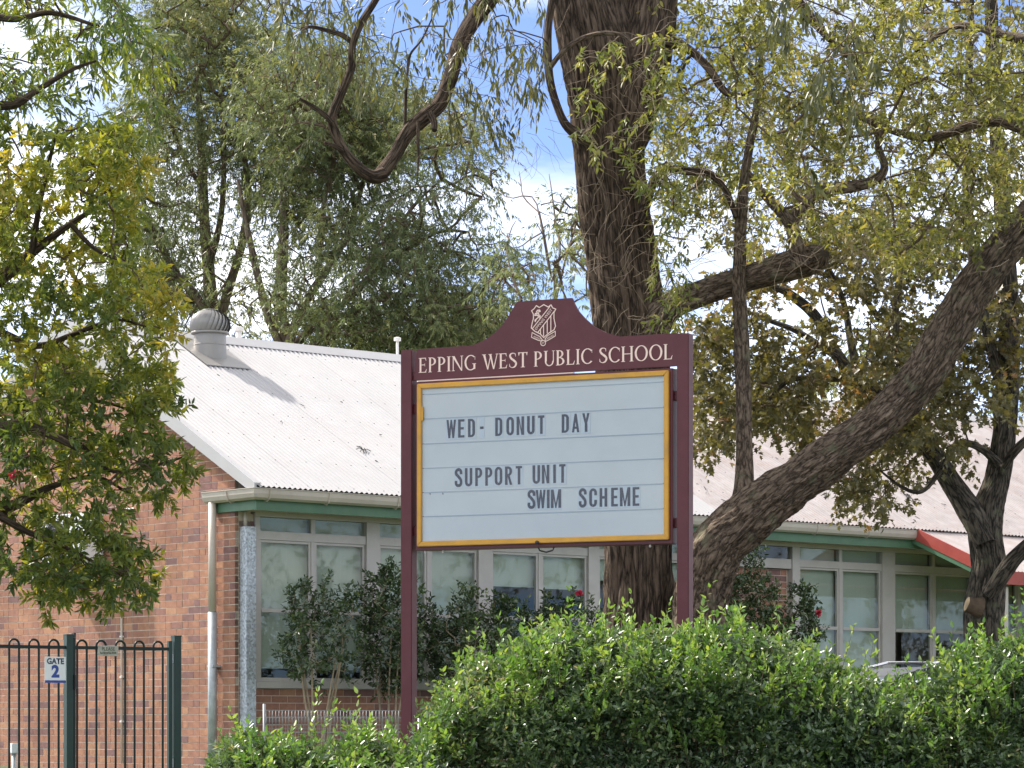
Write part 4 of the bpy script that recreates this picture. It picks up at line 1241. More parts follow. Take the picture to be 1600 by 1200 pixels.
# ------------------------------------------------------------------ vegetation tools
def bark_tube(path, seg, m, name, parent, disp=0.0, freq=(9.0, 1.6), step=None, seed=0.0, cap=True, lumps=0.12):
    """path: list of (x, y, z, radius) -> limb mesh with furrowed surface and a UV map (around, along in metres)"""
    pp = crom(path, 8)
    # resample by arc length
    xyz = np.array([q[:3] for q in pp]); rad = np.array([q[3] for q in pp])
    d = np.r_[0, np.cumsum(np.linalg.norm(np.diff(xyz, axis=0), axis=1))]
    step = step or 0.05
    n = max(4, int(d[-1] / step))
    tt = np.linspace(0, d[-1], n + 1)
    C = np.stack([np.interp(tt, d, xyz[:, k]) for k in range(3)], 1)
    rr = np.interp(tt, d, rad)
    verts = []; uvs = []
    ref = None
    for i in range(n + 1):
        a = C[max(0, i - 1)]; b = C[min(n, i + 1)]
        t = Vector(b - a).normalized()
        if ref is None: ref = Vector((0, -1, 0)) - t * Vector((0, -1, 0)).dot(t); ref.normalize()
        else:
            ref = ref - t * ref.dot(t); ref.normalize()
        bi = t.cross(ref)
        for s in range(seg):
            an = 2 * math.pi * s / seg
            r = rr[i]
            if disp:
                cx_, sy_ = math.cos(an), math.sin(an)
                base = max(r, 0.03)
                nv = noise.noise(Vector((cx_ * base * freq[0] * 3, sy_ * base * freq[0] * 3, tt[i] * freq[1] + seed)))
                n2 = noise.noise(Vector((cx_ * base * freq[0] * 8, sy_ * base * freq[0] * 8, tt[i] * freq[1] * 3 + seed + 9)))
                n3 = noise.noise(Vector((cx_ * 0.9 + seed, sy_ * 0.9, tt[i] * 0.9)))
                r = r + disp * (0.55 - 2.2 * abs(nv)) + disp * 0.5 * n2 + r * lumps * n3 + r * lumps * 0.6 * noise.noise(Vector((cx_ * 2.2 + seed, sy_ * 2.2, tt[i] * 3.1)))
            verts.append(Vector(C[i]) + (ref * math.cos(an) + bi * math.sin(an)) * r)
            uvs.append((s / seg * 2 * math.pi * max(rr[0], 0.02), tt[i]))
    faces = []; fuv = []
    circ = 2 * math.pi * max(rr.mean(), 0.02)
    for i in range(n):
        for s in range(seg):
            a = i * seg + s; b = i * seg + (s + 1) % seg
            faces.append((a, b, b + seg, a + seg))
            u0, u1 = s / seg * circ, (s + 1) / seg * circ
            fuv += [(u0, tt[i]), (u1, tt[i]), (u1, tt[i + 1]), (u0, tt[i + 1])]
    if cap:
        faces.append(tuple(n * seg + s for s in range(seg)))
        fuv += [(0.1 * math.cos(s), 0.1 * math.sin(s)) for s in range(seg)]
    me = bpy.data.meshes.new(name)
    me.from_pydata([tuple(v) for v in verts], [], faces)
    me.materials.append(m)
    ul = me.uv_layers.new(name='uv')
    ul.data.foreach_set('uv', np.array(fuv, dtype=np.float32).ravel())
    me.polygons.foreach_set('use_smooth', [True] * len(me.polygons))
    me.update()
    return link(name, me, parent), C

def wpath(pts, Y, dY=0.0):
    """[(px, py, width_px[, Y])] -> [(x, y, z, r)]"""
    out = []
    n = len(pts)
    for i, q in enumerate(pts):
        y = q[3] if len(q) > 3 else Y + dY * i / max(1, n - 1)
        p = P(q[0], q[1], y)
        out.append((p.x, p.y, p.z, q[2] / 2.0 / F * y))
    return out

SHAPES = {
    'lance': ([(0, 0, 0), (.30, .5, .12), (.68, .36, .08), (1, 0, -.12), (.68, -.36, .08), (.30, -.5, .12)], [(0, 1, 2, 3), (0, 3, 4, 5)]),
    'diamond': ([(0, 0, 0), (.42, .5, .1), (1, 0, 0), (.42, -.5, .1)], [(0, 1, 2), (0, 2, 3)]),
    'lobed': ([(0, 0, 0), (.14, .10, 0), (.28, .46, .1), (.40, .18, .03), (.58, .52, .1), (.70, .2, .03), (1, 0, -.08), (.70, -.2, .03), (.58, -.52, .1), (.40, -.18, .03), (.28, -.46, .1), (.14, -.10, 0)],
              [(0, 1, 2, 3), (0, 3, 4, 5), (0, 5, 6), (0, 6, 7), (0, 7, 8, 9), (0, 9, 10, 11)]),
}
def leaf_mesh(name, L, shape, m):
    """L: dict of arrays B, A, N, l, w, rnd"""
    tv, tf = SHAPES[shape]
    B, A, N, l, w, rnd = L['B'], L['A'], L['N'], L['l'], L['w'], L['rnd']
    n = len(B)
    S = np.cross(A, N); S /= (np.linalg.norm(S, axis=1, keepdims=True) + 1e-9)
    N = np.cross(S, A)
    k = len(tv)
    V = np.zeros((n, k, 3), dtype=np.float32)
    for j, (t, s, h) in enumerate(tv):
        V[:, j] = B + A * (t * l)[:, None] + S * (s * w)[:, None] + N * (h * w)[:, None]
    me = bpy.data.meshes.new(name)
    nf = len(tf); lt = np.array([len(f) for f in tf])
    loops = np.concatenate([np.array(f) for f in tf])
    me.vertices.add(n * k); me.vertices.foreach_set('co', V.reshape(-1))
    tot = len(loops)
    me.loops.add(n * tot)
    me.loops.foreach_set('vertex_index', (np.arange(n)[:, None] * k + loops[None, :]).astype(np.int32).ravel())
    me.polygons.add(n * nf)
    starts = np.r_[0, np.cumsum(lt)[:-1]]
    me.polygons.foreach_set('loop_start', (np.arange(n)[:, None] * tot + starts[None, :]).astype(np.int32).ravel())
    me.polygons.foreach_set('loop_total', np.tile(lt, n).astype(np.int32))
    a = me.attributes.new('rnd', 'FLOAT', 'FACE')
    a.data.foreach_set('value', np.repeat(rnd.astype(np.float32), nf))
    me.materials.append(m)
    me.update(calc_edges=True)
    return me

def unit(v): return v / (np.linalg.norm(v, axis=-1, keepdims=True) + 1e-9)

def sprigs(g, pos, dirs, length, n, ll, lw, spread=0.9, droop=0.3, tone=None, curve=0.1, tspread=0.25, up=0.6, jit=0.35, flat=False):
    """leafy sprigs: n leaves along each short stem"""
    Mn = len(pos)
    dirs = unit(dirs)
    length = np.broadcast_to(np.asarray(length, dtype=float), (Mn,))
    ref = np.where(np.abs(dirs[:, 2:3]) < 0.9, np.array([[0, 0, 1.0]]), np.array([[1.0, 0, 0]]))
    e1 = unit(np.cross(dirs, ref)); e2 = np.cross(dirs, e1)
    t = np.linspace(0.12, 1.0, n)[None, :] + g.uniform(-.06, .06, (Mn, n))
    if flat: phi = (np.arange(n) % 2)[None, :] * math.pi + g.normal(0, .35, (Mn, n)) + g.uniform(0, 6.28, (Mn, 1))
    else: phi = np.arange(n)[None, :] * 2.4 + g.uniform(0, 6.28, (Mn, 1)) + g.normal(0, .3, (Mn, n))
    Bp = pos[:, None] + dirs[:, None] * (length[:, None] * t)[..., None]
    Bp[..., 2] -= curve * length[:, None] * t ** 2
    rad = e1[:, None] * np.cos(phi)[..., None] + e2[:, None] * np.sin(phi)[..., None]
    A = dirs[:, None] * (0.45 + 0.5 * t)[..., None] + rad * spread + g.normal(0, .2, (Mn, n, 3))
    A[..., 2] -= droop
    A = unit(A)
    N = g.normal(0, 1, (Mn, n, 3)); N[..., 2] += up * 2
    s = 1 + g.uniform(-jit, jit, (Mn, n))
    if tone is None: tone = g.uniform(0, 1, Mn)
    rn = np.clip(tone[:, None] + g.normal(0, tspread, (Mn, n)), 0, 1)
    r3 = lambda a: a.reshape(-1, 3)
    return dict(B=r3(Bp), A=r3(A), N=unit(r3(N)), l=(ll * s).ravel(), w=(lw * s).ravel(), rnd=rn.ravel())

def cat(*Ls):
    return {k: np.concatenate([L[k] for L in Ls]) for k in Ls[0]}

def in_poly(px, py, poly):
    inside = np.zeros(len(px), dtype=bool)
    n = len(poly)
    for i in range(n):
        x0, y0 = poly[i]; x1, y1 = poly[(i + 1) % n]
        c = ((y0 > py) != (y1 > py)) & (px < (x1 - x0) * (py - y0) / (y1 - y0 + 1e-9) + x0)
        inside ^= c
    return inside

def crown_points(g, poly, n, Y0, Y1, nf=0.0, thr=-1.0, seed=0.0):
    """points through a crown volume whose outline from the street is poly"""
    xs_, ys_ = [q[0] for q in poly], [q[1] for q in poly]
    out = []; it = 0
    while len(out) < n:
        it += 1
        if it > 12: nf = 0.0
        px = g.uniform(min(xs_), max(xs_), n * 2); py = g.uniform(min(ys_), max(ys_), n * 2)
        ok = in_poly(px, py, poly)
        Y = g.uniform(Y0, Y1, n * 2)
        for a, b, y, k in zip(px, py, Y, ok):
            if not k: continue
            p = P(a, b, y)
            if nf and noise.noise(Vector((p.x * nf + seed, p.y * nf * 0.5, p.z * nf))) < thr: continue
            out.append(tuple(p))
            if len(out) >= n: break
    return np.array(out)

def twig_net(name, parent, skel, pts, m, r0=0.003, rmax=0.03, sag=0.05, seg=4, maxd=None):
    """branchlets growing from the limbs out to every leaf cluster; returns outward direction of every cluster"""
    nodes = [tuple(s) for s in skel]
    nS = len(nodes)
    sk = np.array(nodes)
    d0 = np.array([np.min(((sk - p) ** 2).sum(1)) for p in pts])
    order = np.argsort(d0)
    arr = np.zeros((nS + len(pts), 3)); arr[:nS] = sk
    par = {}; cnt = nS
    idx = {}
    for o in order:
        p = pts[o]
        j = int(np.argmin(((arr[:cnt] - p) ** 2).sum(1)))
        arr[cnt] = p; par[cnt] = j; idx[o] = cnt; cnt += 1
    w = np.ones(cnt)
    for i in range(cnt - 1, nS - 1, -1):
        if par[i] >= nS: w[par[i]] += w[i]
    b = MB()
    dirs = np.zeros((len(pts), 3))
    rs = random.Random(len(pts))
    for o in order:
        i = idx[o]; j = par[i]
        a = Vector(arr[j]); c = Vector(arr[i])
        dv = c - a
        L = dv.length
        dirs[o] = (dv / L if L > 1e-6 else Vector((0, 0, 1)))
        mid = (a + c) / 2 + Vector((rs.uniform(-1, 1), rs.uniform(-1, 1), rs.uniform(-.6, 1))) * L * 0.12
        r = min(rmax, r0 * math.sqrt(w[i]))
        ra = min(rmax, r0 * math.sqrt(w[i] + 1))
        b.tube([a, mid, c], [ra, (r + ra) / 2, r * 0.8], seg, False)
    ob = b.build(name, m, parent, smooth=True); tag(ob, kind='stuff')
    return dirs

def tree_thing(name, label, base, cat_='tree', group=None):
    o = thing(name, label, cat_, base, 0, group)
    return o
def rel(o, parent):
    """parts are built in world space; keep them there under the thing"""
    o.matrix_parent_inverse = parent.matrix_basis.inverted()
def finish(root):
    for ch in root.children:
        if ch.name.split('.')[0] in ('foliage', 'twigs', 'bare_twigs', 'young_shoots', 'inner_foliage', 'stems', 'flower', 'blossom'): tag(ch, kind='stuff')
    inv = Matrix.Translation(root.location).inverted()
    for ch in root.children:
        ch.matrix_parent_inverse = inv
        
# ------------------------------------------------------------------ big gum tree behind the sign
g = np.random.default_rng(21)
YT = 22.6
gum = tree_thing('gum_tree', 'huge rough barked gum tree behind the sign with a leaning second stem', (P(1000, 1135, YT).x, YT, gz(YT)))
base_py = HY + (EYE - gz(YT)) / YT * F + 15
trunk_path = wpath([(1003, base_py, 190), (1003, base_py - 60, 160), (1000, 1180, 136), (998, 1080, 122), (998, 980, 108), (998, 880, 106), (991, 700, 110), (982, 500, 112), (971, 400, 106), (957, 300, 104), (949, 200, 112), (943, 110, 124), (925, 20, 118), (905, -90, 100), (880, -220, 88), (850, -400, 70)], YT, 0.3)
_, C1 = bark_tube(trunk_path, 132, M['bark_gum'], 'trunk', gum, 0.026, (9.5, 2.2), 0.024, 1.0)
_, C2 = bark_tube(wpath([(965, 260, 60), (985, 170, 88), (1003, 80, 92), (1015, 0, 84), (1040, -120, 74), (1090, -300, 60)], YT + 0.08, 0.4), 96, M['bark_gum'], 'stem', gum, 0.016, (8.5, 1.3), 0.035, 4.0)
limb_path = wpath([(1066, base_py - 10, 118), (1076, 1190, 98), (1084, 1080, 88), (1091, 980, 84), (1103, 905, 85), (1128, 852, 80), (1162, 818, 74), (1200, 786, 70), (1245, 752, 66), (1305, 710, 64), (1380, 653, 62), (1440, 590, 62), (1487, 510, 60), (1520, 453, 58), (1560, 397, 57), (1605, 345, 55), (1690, 260, 50), (1800, 120, 44), (1900, -60, 36)], YT - 0.1, -1.2)
_, C3 = bark_tube(limb_path, 116, M['bark_limb'], 'leaning_stem', gum, 0.022, (10.0, 4.0), 0.022, 7.0, lumps=0.2)
def limb(pts, Y, dY, seg, nm, mat='bark_gum', disp=0.006, seed=2.0):
    _, c = bark_tube(wpath(pts, Y, dY), seg, M[mat], nm, gum, disp, (9, 1.8), 0.03, seed)
    return c
C4 = limb([(1163, 790, 40), (1163, 745, 30), (1163, 700, 25), (1161, 600, 24), (1157, 500, 22), (1155, 420, 20), (1158, 340, 17), (1166, 260, 14), (1180, 180, 11), (1190, 90, 8)], YT - 0.25, -0.1, 28, 'upright_shoot', 'bark_limb', 0.008, 3)
C5 = limb([(1010, 520, 60), (1045, 480, 46), (1090, 460, 40), (1150, 441, 40), (1205, 424, 42), (1245, 412, 48), (1268, 405, 46), (1281, 400, 34), (1288, 396, 14)], YT, -0.5, 44, 'broken_limb', 'bark_limb', 0.010, 5)
C6 = limb([(1250, 415, 30), (1243, 380, 24), (1236, 352, 22), (1215, 325, 17), (1190, 300, 12), (1170, 270, 8)], YT - 0.5, -0.2, 18, 'branch', 'bark_limb', 0.003, 5)
C7 = limb([(1236, 352, 18), (1255, 318, 20), (1290, 298, 20), (1330, 292, 18), (1365, 282, 16), (1382, 262, 13), (1372, 225, 10), (1380, 180, 7)], YT - 0.5, -0.2, 18, 'branch', 'bark_limb', 0.003, 6)
C8 = limb([(866, -20, 12), (857, 40, 12), (856, 90, 13), (860, 130, 13), (870, 165, 13), (884, 195, 14), (905, 212, 18), (925, 222, 20)], YT - 0.32, 0.0, 14, 'branch', 'bark_gum', 0.002, 8)
C9 = limb([(858, 108, 8), (878, 82, 8), (905, 62, 8), (940, 52, 7), (975, 56, 6), (990, 75, 4)], YT - 0.35, -0.15, 12, 'branch', 'bark_limb', 0.001, 9)
C10 = limb([(922, 232, 6), (933, 270, 6), (945, 300, 6), (949, 340, 5), (938, 362, 4), (936, 390, 3), (950, 398, 2)], YT - 0.38, 0.02, 8, 'dead_branch', 'bark_limb', 0.0, 9)
C11 = limb([(830, -120, 34), (790, -40, 30), (762, 0, 29), (735, 38, 27), (715, 80, 25), (702, 125, 23), (686, 162, 24), (660, 185, 25), (637, 207, 22), (615, 245, 20), (592, 276, 22)], YT + 0.3, -0.5, 26, 'drooping_branch', 'bark_gum', 0.005, 10)
C12 = limb([(600, 272, 24), (583, 276, 21), (560, 262, 18), (535, 232, 16), (521, 200, 16), (519, 180, 15), (533, 145, 14), (549, 105, 13), (551, 70, 12), (565, 35, 11), (590, -5, 10), (620, -60, 8)], YT - 0.2, -0.3, 20, 'drooping_branch', 'bark_gum', 0.003, 11)
C13 = limb([(552, 68, 8), (535, 55, 8), (512, 48, 7), (488, 42, 6), (470, 44, 3)], YT - 0.4, -0.1, 10, 'branch', 'bark_gum', 0.001, 12)
C14 = limb([(519, 192, 9), (505, 178, 8), (488, 166, 7), (468, 154, 5)], YT - 0.4, -0.1, 10, 'branch', 'bark_gum', 0.001, 12)
C15 = limb([(536, 236, 8), (522, 228, 7), (507, 223, 6)], YT - 0.3, -0.1, 10, 'branch', 'bark_gum', 0.001, 12)
C16 = limb([(672, 178, 12), (678, 190, 11), (679, 204, 8)], YT - 0.15, -0.1, 10, 'branch_stub', 'bark_gum', 0.001, 12)
C17 = limb([(654, 190, 6), (653, 215, 5), (654, 245, 5), (652, 275, 2)], YT - 0.2, -0.1, 8, 'dead_branch', 'bark_gum', 0.0, 12)
C18 = limb([(633, 195, 5), (634, 150, 5), (637, 110, 4), (641, 85, 4), (660, 60, 3), (680, 15, 2), (690, -30, 2)], YT - 0.1, 0.1, 8, 'branch', 'bark_gum', 0.0, 12)
C19 = limb([(1000, 345, 18), (1030, 270, 14), (1080, 268, 13), (1110, 272, 12), (1135, 300, 10), (1150, 340, 8)], YT - 0.2, -0.2, 12, 'branch', 'bark_gum', 0.002, 13)
C20 = limb([(1040, 60, 24), (1080, 80, 14), (1110, 110, 13), (1130, 140, 12), (1150, 150, 8), (1180, 140, 5)], YT + 0.1, -0.1, 12, 'branch', 'bark_gum', 0.002, 13)
C21 = limb([(1700, 250, 26), (1560, 190, 18), (1450, 215, 13), (1360, 190, 10), (1290, 150, 7)], YT - 0.6, 0.8, 12, 'branch', 'bark_limb', 0.002, 13)
C22 = limb([(1080, -260, 36), (1180, -90, 24), (1260, 20, 16), (1330, 90, 12), (1380, 130, 8)], YT + 0.4, 0.2, 12, 'branch', 'bark_gum', 0.002, 13)
C23 = limb([(1800, 120, 40), (1700, 40, 24), (1600, 60, 16), (1500, 40, 10), (1430, 80, 6)], YT - 1.0, 0.8, 12, 'branch', 'bark_limb', 0.002, 13)

# dense olive foliage upper right
polyB = [(1010, -40), (1640, -40), (1640, 330), (1560, 400), (1500, 370), (1450, 430), (1380, 400), (1330, 360), (1270, 390), (1215, 350), (1180, 420), (1120, 380), (1080, 330), (1040, 350), (1015, 250), (1040, 120)]
pB = crown_points(g, polyB, 960, YT - 2.2, YT + 2.6, 1.7, -0.02, 3.0)
skB = np.concatenate([C2[::6], C4[::5], C6[::5], C7[::5], C19[::4], C20[::4], C21[::4], C22[::4], C23[::4], C5[::6]])
dB = twig_net('twigs', gum, skB, pB, M['twig'], 0.0020, 0.012)
tn = np.array([0.48 + 0.75 * noise.noise(Vector((p[0] * 1.5, p[1] * .6, p[2] * 1.3))) for p in pB])
LB = []
for rep in range(4):
    dd = unit(dB + g.normal(0, .9, dB.shape))
    LB.append(sprigs(g, pB + g.normal(0, .035, pB.shape), dd, g.uniform(.06, .18, len(pB)), 9, 0.047, 0.0195, 0.9, 0.28, tn, 0.1, 0.28))
foB = link('foliage', leaf_mesh('foliage', cat(*LB), 'lance', M['leaf_gum']), gum)
# a few big darker hanging sprays in front
polyB2 = [(1180, -30), (1420, -30), (1400, 150), (1330, 190), (1250, 260), (1200, 120)]
pB2 = crown_points(g, polyB2, 22, YT - 3.2, YT - 2.4)
dB2 = twig_net('twigs', gum, np.array([tuple(P(1300, -60, YT - 2.8)), tuple(P(1250, -60, YT - 2.8)), tuple(P(1380, -60, YT - 2.8))]), pB2, M['twig'], 0.0016, 0.008)
link('foliage', leaf_mesh('foliage', cat(*[sprigs(g, pB2, unit(g.normal(0, .35, pB2.shape) + np.array([0, 0, -1.0])), g.uniform(.15, .28, len(pB2)), 8, 0.085, 0.026, 0.4, 0.7, g.uniform(0, .35, len(pB2)), 0.1, 0.15) for _ in range(2)]), 'lance', M['leaf_hang']), gum)
# pale fresh tufts hanging in front of the trunk
polyC = [(905, 70), (1040, 40), (1085, 180), (1060, 330), (1075, 420), (1050, 520), (1010, 470), (1020, 330), (985, 260), (935, 250), (890, 200)]
pC = crown_points(g, polyC, 115, YT - 0.85, YT - 0.4)
pC = np.concatenate([pC, crown_points(g, [(1020, 330), (1070, 300), (1085, 470), (1040, 530), (1015, 440)], 34, YT - 0.9, YT - 0.5)])
dC = twig_net('twigs', gum, np.concatenate([C9[::3], C19[::3], C10[::3], C8[-4:], C20[::3]]), pC, M['twig_pale'], 0.0016, 0.006)
link('foliage', leaf_mesh('foliage', cat(*[sprigs(g, pC, unit(g.normal(0, .5, pC.shape) + np.array([0, -.2, -.6])), g.uniform(.04, .14, len(pC)), 6, 0.055, 0.0165, 0.75, 0.4, g.uniform(0, 1, len(pC)), 0.2, 0.2) for _ in range(2)]), 'lance', M['leaf_gum_fresh']), gum)
# sparse hanging foliage upper left
polyA = [(430, -40), (860, -40), (862, 120), (830, 170), (790, 215), (740, 240), (700, 190), (650, 150), (600, 120), (560, 140), (500, 110), (450, 90)]
pA = crown_points(g, polyA, 180, YT - 1.0, YT + 0.8, 1.6, -0.1, 8.0)
skA = np.concatenate([C11[::4], C12[::4], C13[::3], C18[::3], C8[:6]])
dA = twig_net('twigs', gum, skA, pA, M['twig'], 0.0017, 0.009)
link('foliage', leaf_mesh('foliage', cat(*[sprigs(g, pA, unit(dA * .5 + g.normal(0, .4, pA.shape) + np.array([0, 0, -.9])), g.uniform(.08, .26, len(pA)), 7, 0.075, 0.016, 0.45, 0.9, g.uniform(0, .8, len(pA)), 0.15, 0.25) for _ in range(2)]), 'lance', M['leaf_hang']), gum)
# bare fine twigs trailing into the sky
b = MB()
for i in range(70):
    px, py = g.uniform(700, 860), g.uniform(60, 240)
    p = P(px, py, YT - 0.4 + g.uniform(-.4, .4))
    pts = [p]
    dv = Vector((g.uniform(-1, 1), g.uniform(-.3, .3), g.uniform(-1, .4))).normalized()
    for k in range(5):
        dv = (dv + Vector((g.uniform(-.6, .6), g.uniform(-.3, .3), g.uniform(-.7, .4)))).normalized()
        pts.append(pts[-1] + dv * g.uniform(.04, .09))
    b.tube(pts, [0.0018, 0.0016, 0.0014, 0.0012, 0.001, 0.0008], 3, False)
for i in range(150):
    px, py = g.uniform(900, 1060), g.uniform(80, 520)
    p = P(px, py, YT - 0.5 + g.uniform(-.2, .2))
    pts = [p]
    dv = Vector((g.uniform(-1, 1), g.uniform(-.3, .3), g.uniform(-1, .4))).normalized()
    for k in range(5):
        dv = (dv + Vector((g.uniform(-.6, .6), g.uniform(-.2, .2), g.uniform(-.6, .5)))).normalized()
        pts.append(pts[-1] + dv * g.uniform(.03, .07))
    b.tube(pts, [0.0022, 0.002, 0.0017, 0.0014, 0.0012, 0.001], 3, False)
for i in range(750):
    px, py = g.uniform(1020, 1620), g.uniform(-20, 420)
    p = P(px, py, YT + g.uniform(-1.6, 1.2))
    pts = [p]
    dv = Vector((g.uniform(-1, 1), g.uniform(-.3, .3), g.uniform(-1, .6))).normalized()
    nk = 6
    for k in range(nk):
        dv = (dv + Vector((g.uniform(-.6, .6), g.uniform(-.2, .2), g.uniform(-.6, .5)))).normalized()
        pts.append(pts[-1] + dv * g.uniform(.04, .10))
    b.tube(pts, [0.0032 * (1 - .75 * k / nk) for k in range(nk + 1)], 3, False)
b.build('bare_twigs', M['twig_pale'], gum)
finish(gum)

# ------------------------------------------------------------------ oak-like tree at the right
g = np.random.default_rng(33)
YO = 27.0
oak = tree_thing('oak_tree', 'forked dark trunked tree with browning lobed leaves at the right', (P(1540, 1135, YO).x, YO, gz(YO)))
ob_ = HY + (EYE - gz(YO)) / YO * F + 8
def ol(pts, Y, dY, seg, nm, disp=0.007, seed=1.0):
    pts = [(q[0], q[1], q[2] * 0.80) for q in pts]
    _, c = bark_tube(wpath(pts, Y, dY), seg, M['bark_oak'], nm, oak, disp, (12, 2.2), 0.03, seed)
    return c
O1 = ol([(1545, ob_, 120), (1543, ob_ - 40, 96), (1541, 1080, 80), (1538, 1000, 74), (1537, 950, 76), (1545, 890, 68), (1540, 840, 66), (1543, 800, 62), (1556, 755, 50), (1566, 700, 45), (1573, 630, 42), (1577, 560, 40), (1576, 480, 38), (1572, 400, 34), (1564, 300, 30), (1556, 180, 27), (1550, 60, 24), (1548, -80, 18)], YO, 0.5, 84, 'trunk', 0.012, 1)
O2 = ol([(1540, 850, 40), (1520, 805, 50), (1492, 762, 42), (1460, 712, 36), (1425, 668, 32), (1380, 626, 28), (1335, 590, 25), (1302, 545, 22), (1275, 495, 20), (1235, 460, 16), (1195, 440, 12), (1170, 400, 8)], YO, 0.6, 48, 'limb', 0.008, 3)
O3 = ol([(1545, 930, 30), (1568, 895, 34), (1590, 868, 30), (1625, 838, 28), (1680, 800, 22)], YO - 0.1, -0.4, 30, 'limb', 0.005, 4)
O4 = ol([(1560, 725, 20), (1540, 706, 16), (1518, 694, 14), (1498, 694, 13), (1480, 708, 10), (1470, 730, 6)], YO - 0.1, -0.3, 18, 'limb', 0.003, 5)
O5 = ol([(1576, 640, 22), (1555, 570, 20), (1538, 500, 19), (1522, 420, 18), (1512, 320, 18), (1512, 200, 16), (1516, 70, 13), (1520, -60, 10)], YO + 0.1, 0.4, 22, 'limb', 0.004, 6)
O6 = ol([(1415, 664, 14), (1405, 600, 13), (1400, 520, 12), (1404, 450, 12), (1425, 390, 10), (1440, 340, 7)], YO + 0.3, 0.2, 16, 'limb', 0.003, 7)
O7 = ol([(1330, 590, 16), (1285, 592, 14), (1240, 592, 12), (1215, 608, 9), (1190, 640, 6)], YO + 0.2, -0.2, 14, 'limb', 0.002, 8)
O8 = ol([(1568, 730, 16), (1590, 700, 18), (1625, 670, 14)], YO, -0.2, 14, 'limb', 0.002, 8)
O9 = ol([(1470, 735, 12), (1445, 765, 9), (1425, 768, 8), (1400, 755, 6), (1375, 735, 4)], YO - 0.1, -0.2, 12, 'limb', 0.001, 8)
O10 = ol([(1345, 600, 18), (1330, 540, 15), (1320, 480, 13), (1300, 430, 11), (1280, 400, 8)], YO + 0.4, 0.3, 14, 'limb', 0.002, 8)
O11 = ol([(1310, 560, 14), (1250, 520, 12), (1200, 500, 9), (1150, 480, 6)], YO + 0.2, 0.3, 12, 'limb', 0.002, 8)
O12 = ol([(1375, 500, 12), (1340, 455, 12), (1290, 430, 10), (1250, 420, 6)], YO + 0.6, 0.3, 12, 'limb', 0.002, 8)
stub = MB().tube([P(1532, 950, YO - .08), P(1519, 947, YO - .10), P(1511, 944, YO - .105)], [0.10, 0.075, 0.07], 22)
stub.build('cut_stub', M['twig'], oak)
MB().tube([P(1511, 944, YO - .105), P(1509.6, 943.6, YO - .106)], [0.068, 0.06], 22).build('cut_face', M['cutwood'], oak)
polyO = [(1080, 620), (1090, 540), (1130, 450), (1180, 400), (1260, 380), (1340, 360), (1420, 330), (1480, 350), (1500, 400), (1460, 440), (1440, 500), (1470, 540), (1530, 440), (1600, 400), (1640, 420), (1640, 640), (1590, 640), (1560, 600), (1540, 690), (1500, 720), (1470, 690), (1440, 740), (1410, 770), (1385, 800), (1340, 790), (1300, 770), (1320, 700), (1260, 690), (1210, 650), (1150, 690), (1110, 700)]
pO = crown_points(g, polyO, 560, YO - 1.3, YO + 2.6, 1.2, -0.10, 5.0)
skO = np.concatenate([O2[::5], O4[::4], O5[::6], O6[::4], O7[::3], O9[::3], O10[::3], O11[::3], O12[::3], O1[-30::6], O8[::3]])
dO = twig_net('twigs', oak, skO, pO, M['twig'], 0.0028, 0.016)
tn = np.array([0.42 + 0.6 * noise.noise(Vector((p[0] * 1.0, p[1] * .5, p[2] * 1.0 + 4))) for p in pO])
LO = [sprigs(g, pO + g.normal(0, .06, pO.shape), unit(dO + g.normal(0, .8, pO.shape) + np.array([0, 0, -.2])), g.uniform(.10, .28, len(pO)), 9, 0.070, 0.056, 0.85, 0.4, tn, 0.2, 0.22) for _ in range(4)]
link('foliage', leaf_mesh('foliage', cat(*LO), 'lobed', M['leaf_oak']), oak)
# upper crown, seen through the gum leaves
pO2 = crown_points(g, [(1090, -20), (1640, -20), (1640, 420), (1480, 380), (1300, 400), (1130, 420)], 200, YO - 0.5, YO + 3.0, 1.2, -0.12, 15.0)
dO2 = twig_net('twigs', oak, np.concatenate([O1[-40::6], O5[::6], O6[::4], O10[::3]]), pO2, M['twig'], 0.0025, 0.014)
link('foliage', leaf_mesh('foliage', cat(*[sprigs(g, pO2, unit(dO2 + g.normal(0, .8, pO2.shape)), g.uniform(.10, .28, len(pO2)), 8, 0.072, 0.056, 0.8, 0.45, g.uniform(.1, .7, len(pO2)), 0.2, 0.2) for _ in range(2)]), 'lobed', M['leaf_oak']), oak)
finish(oak)

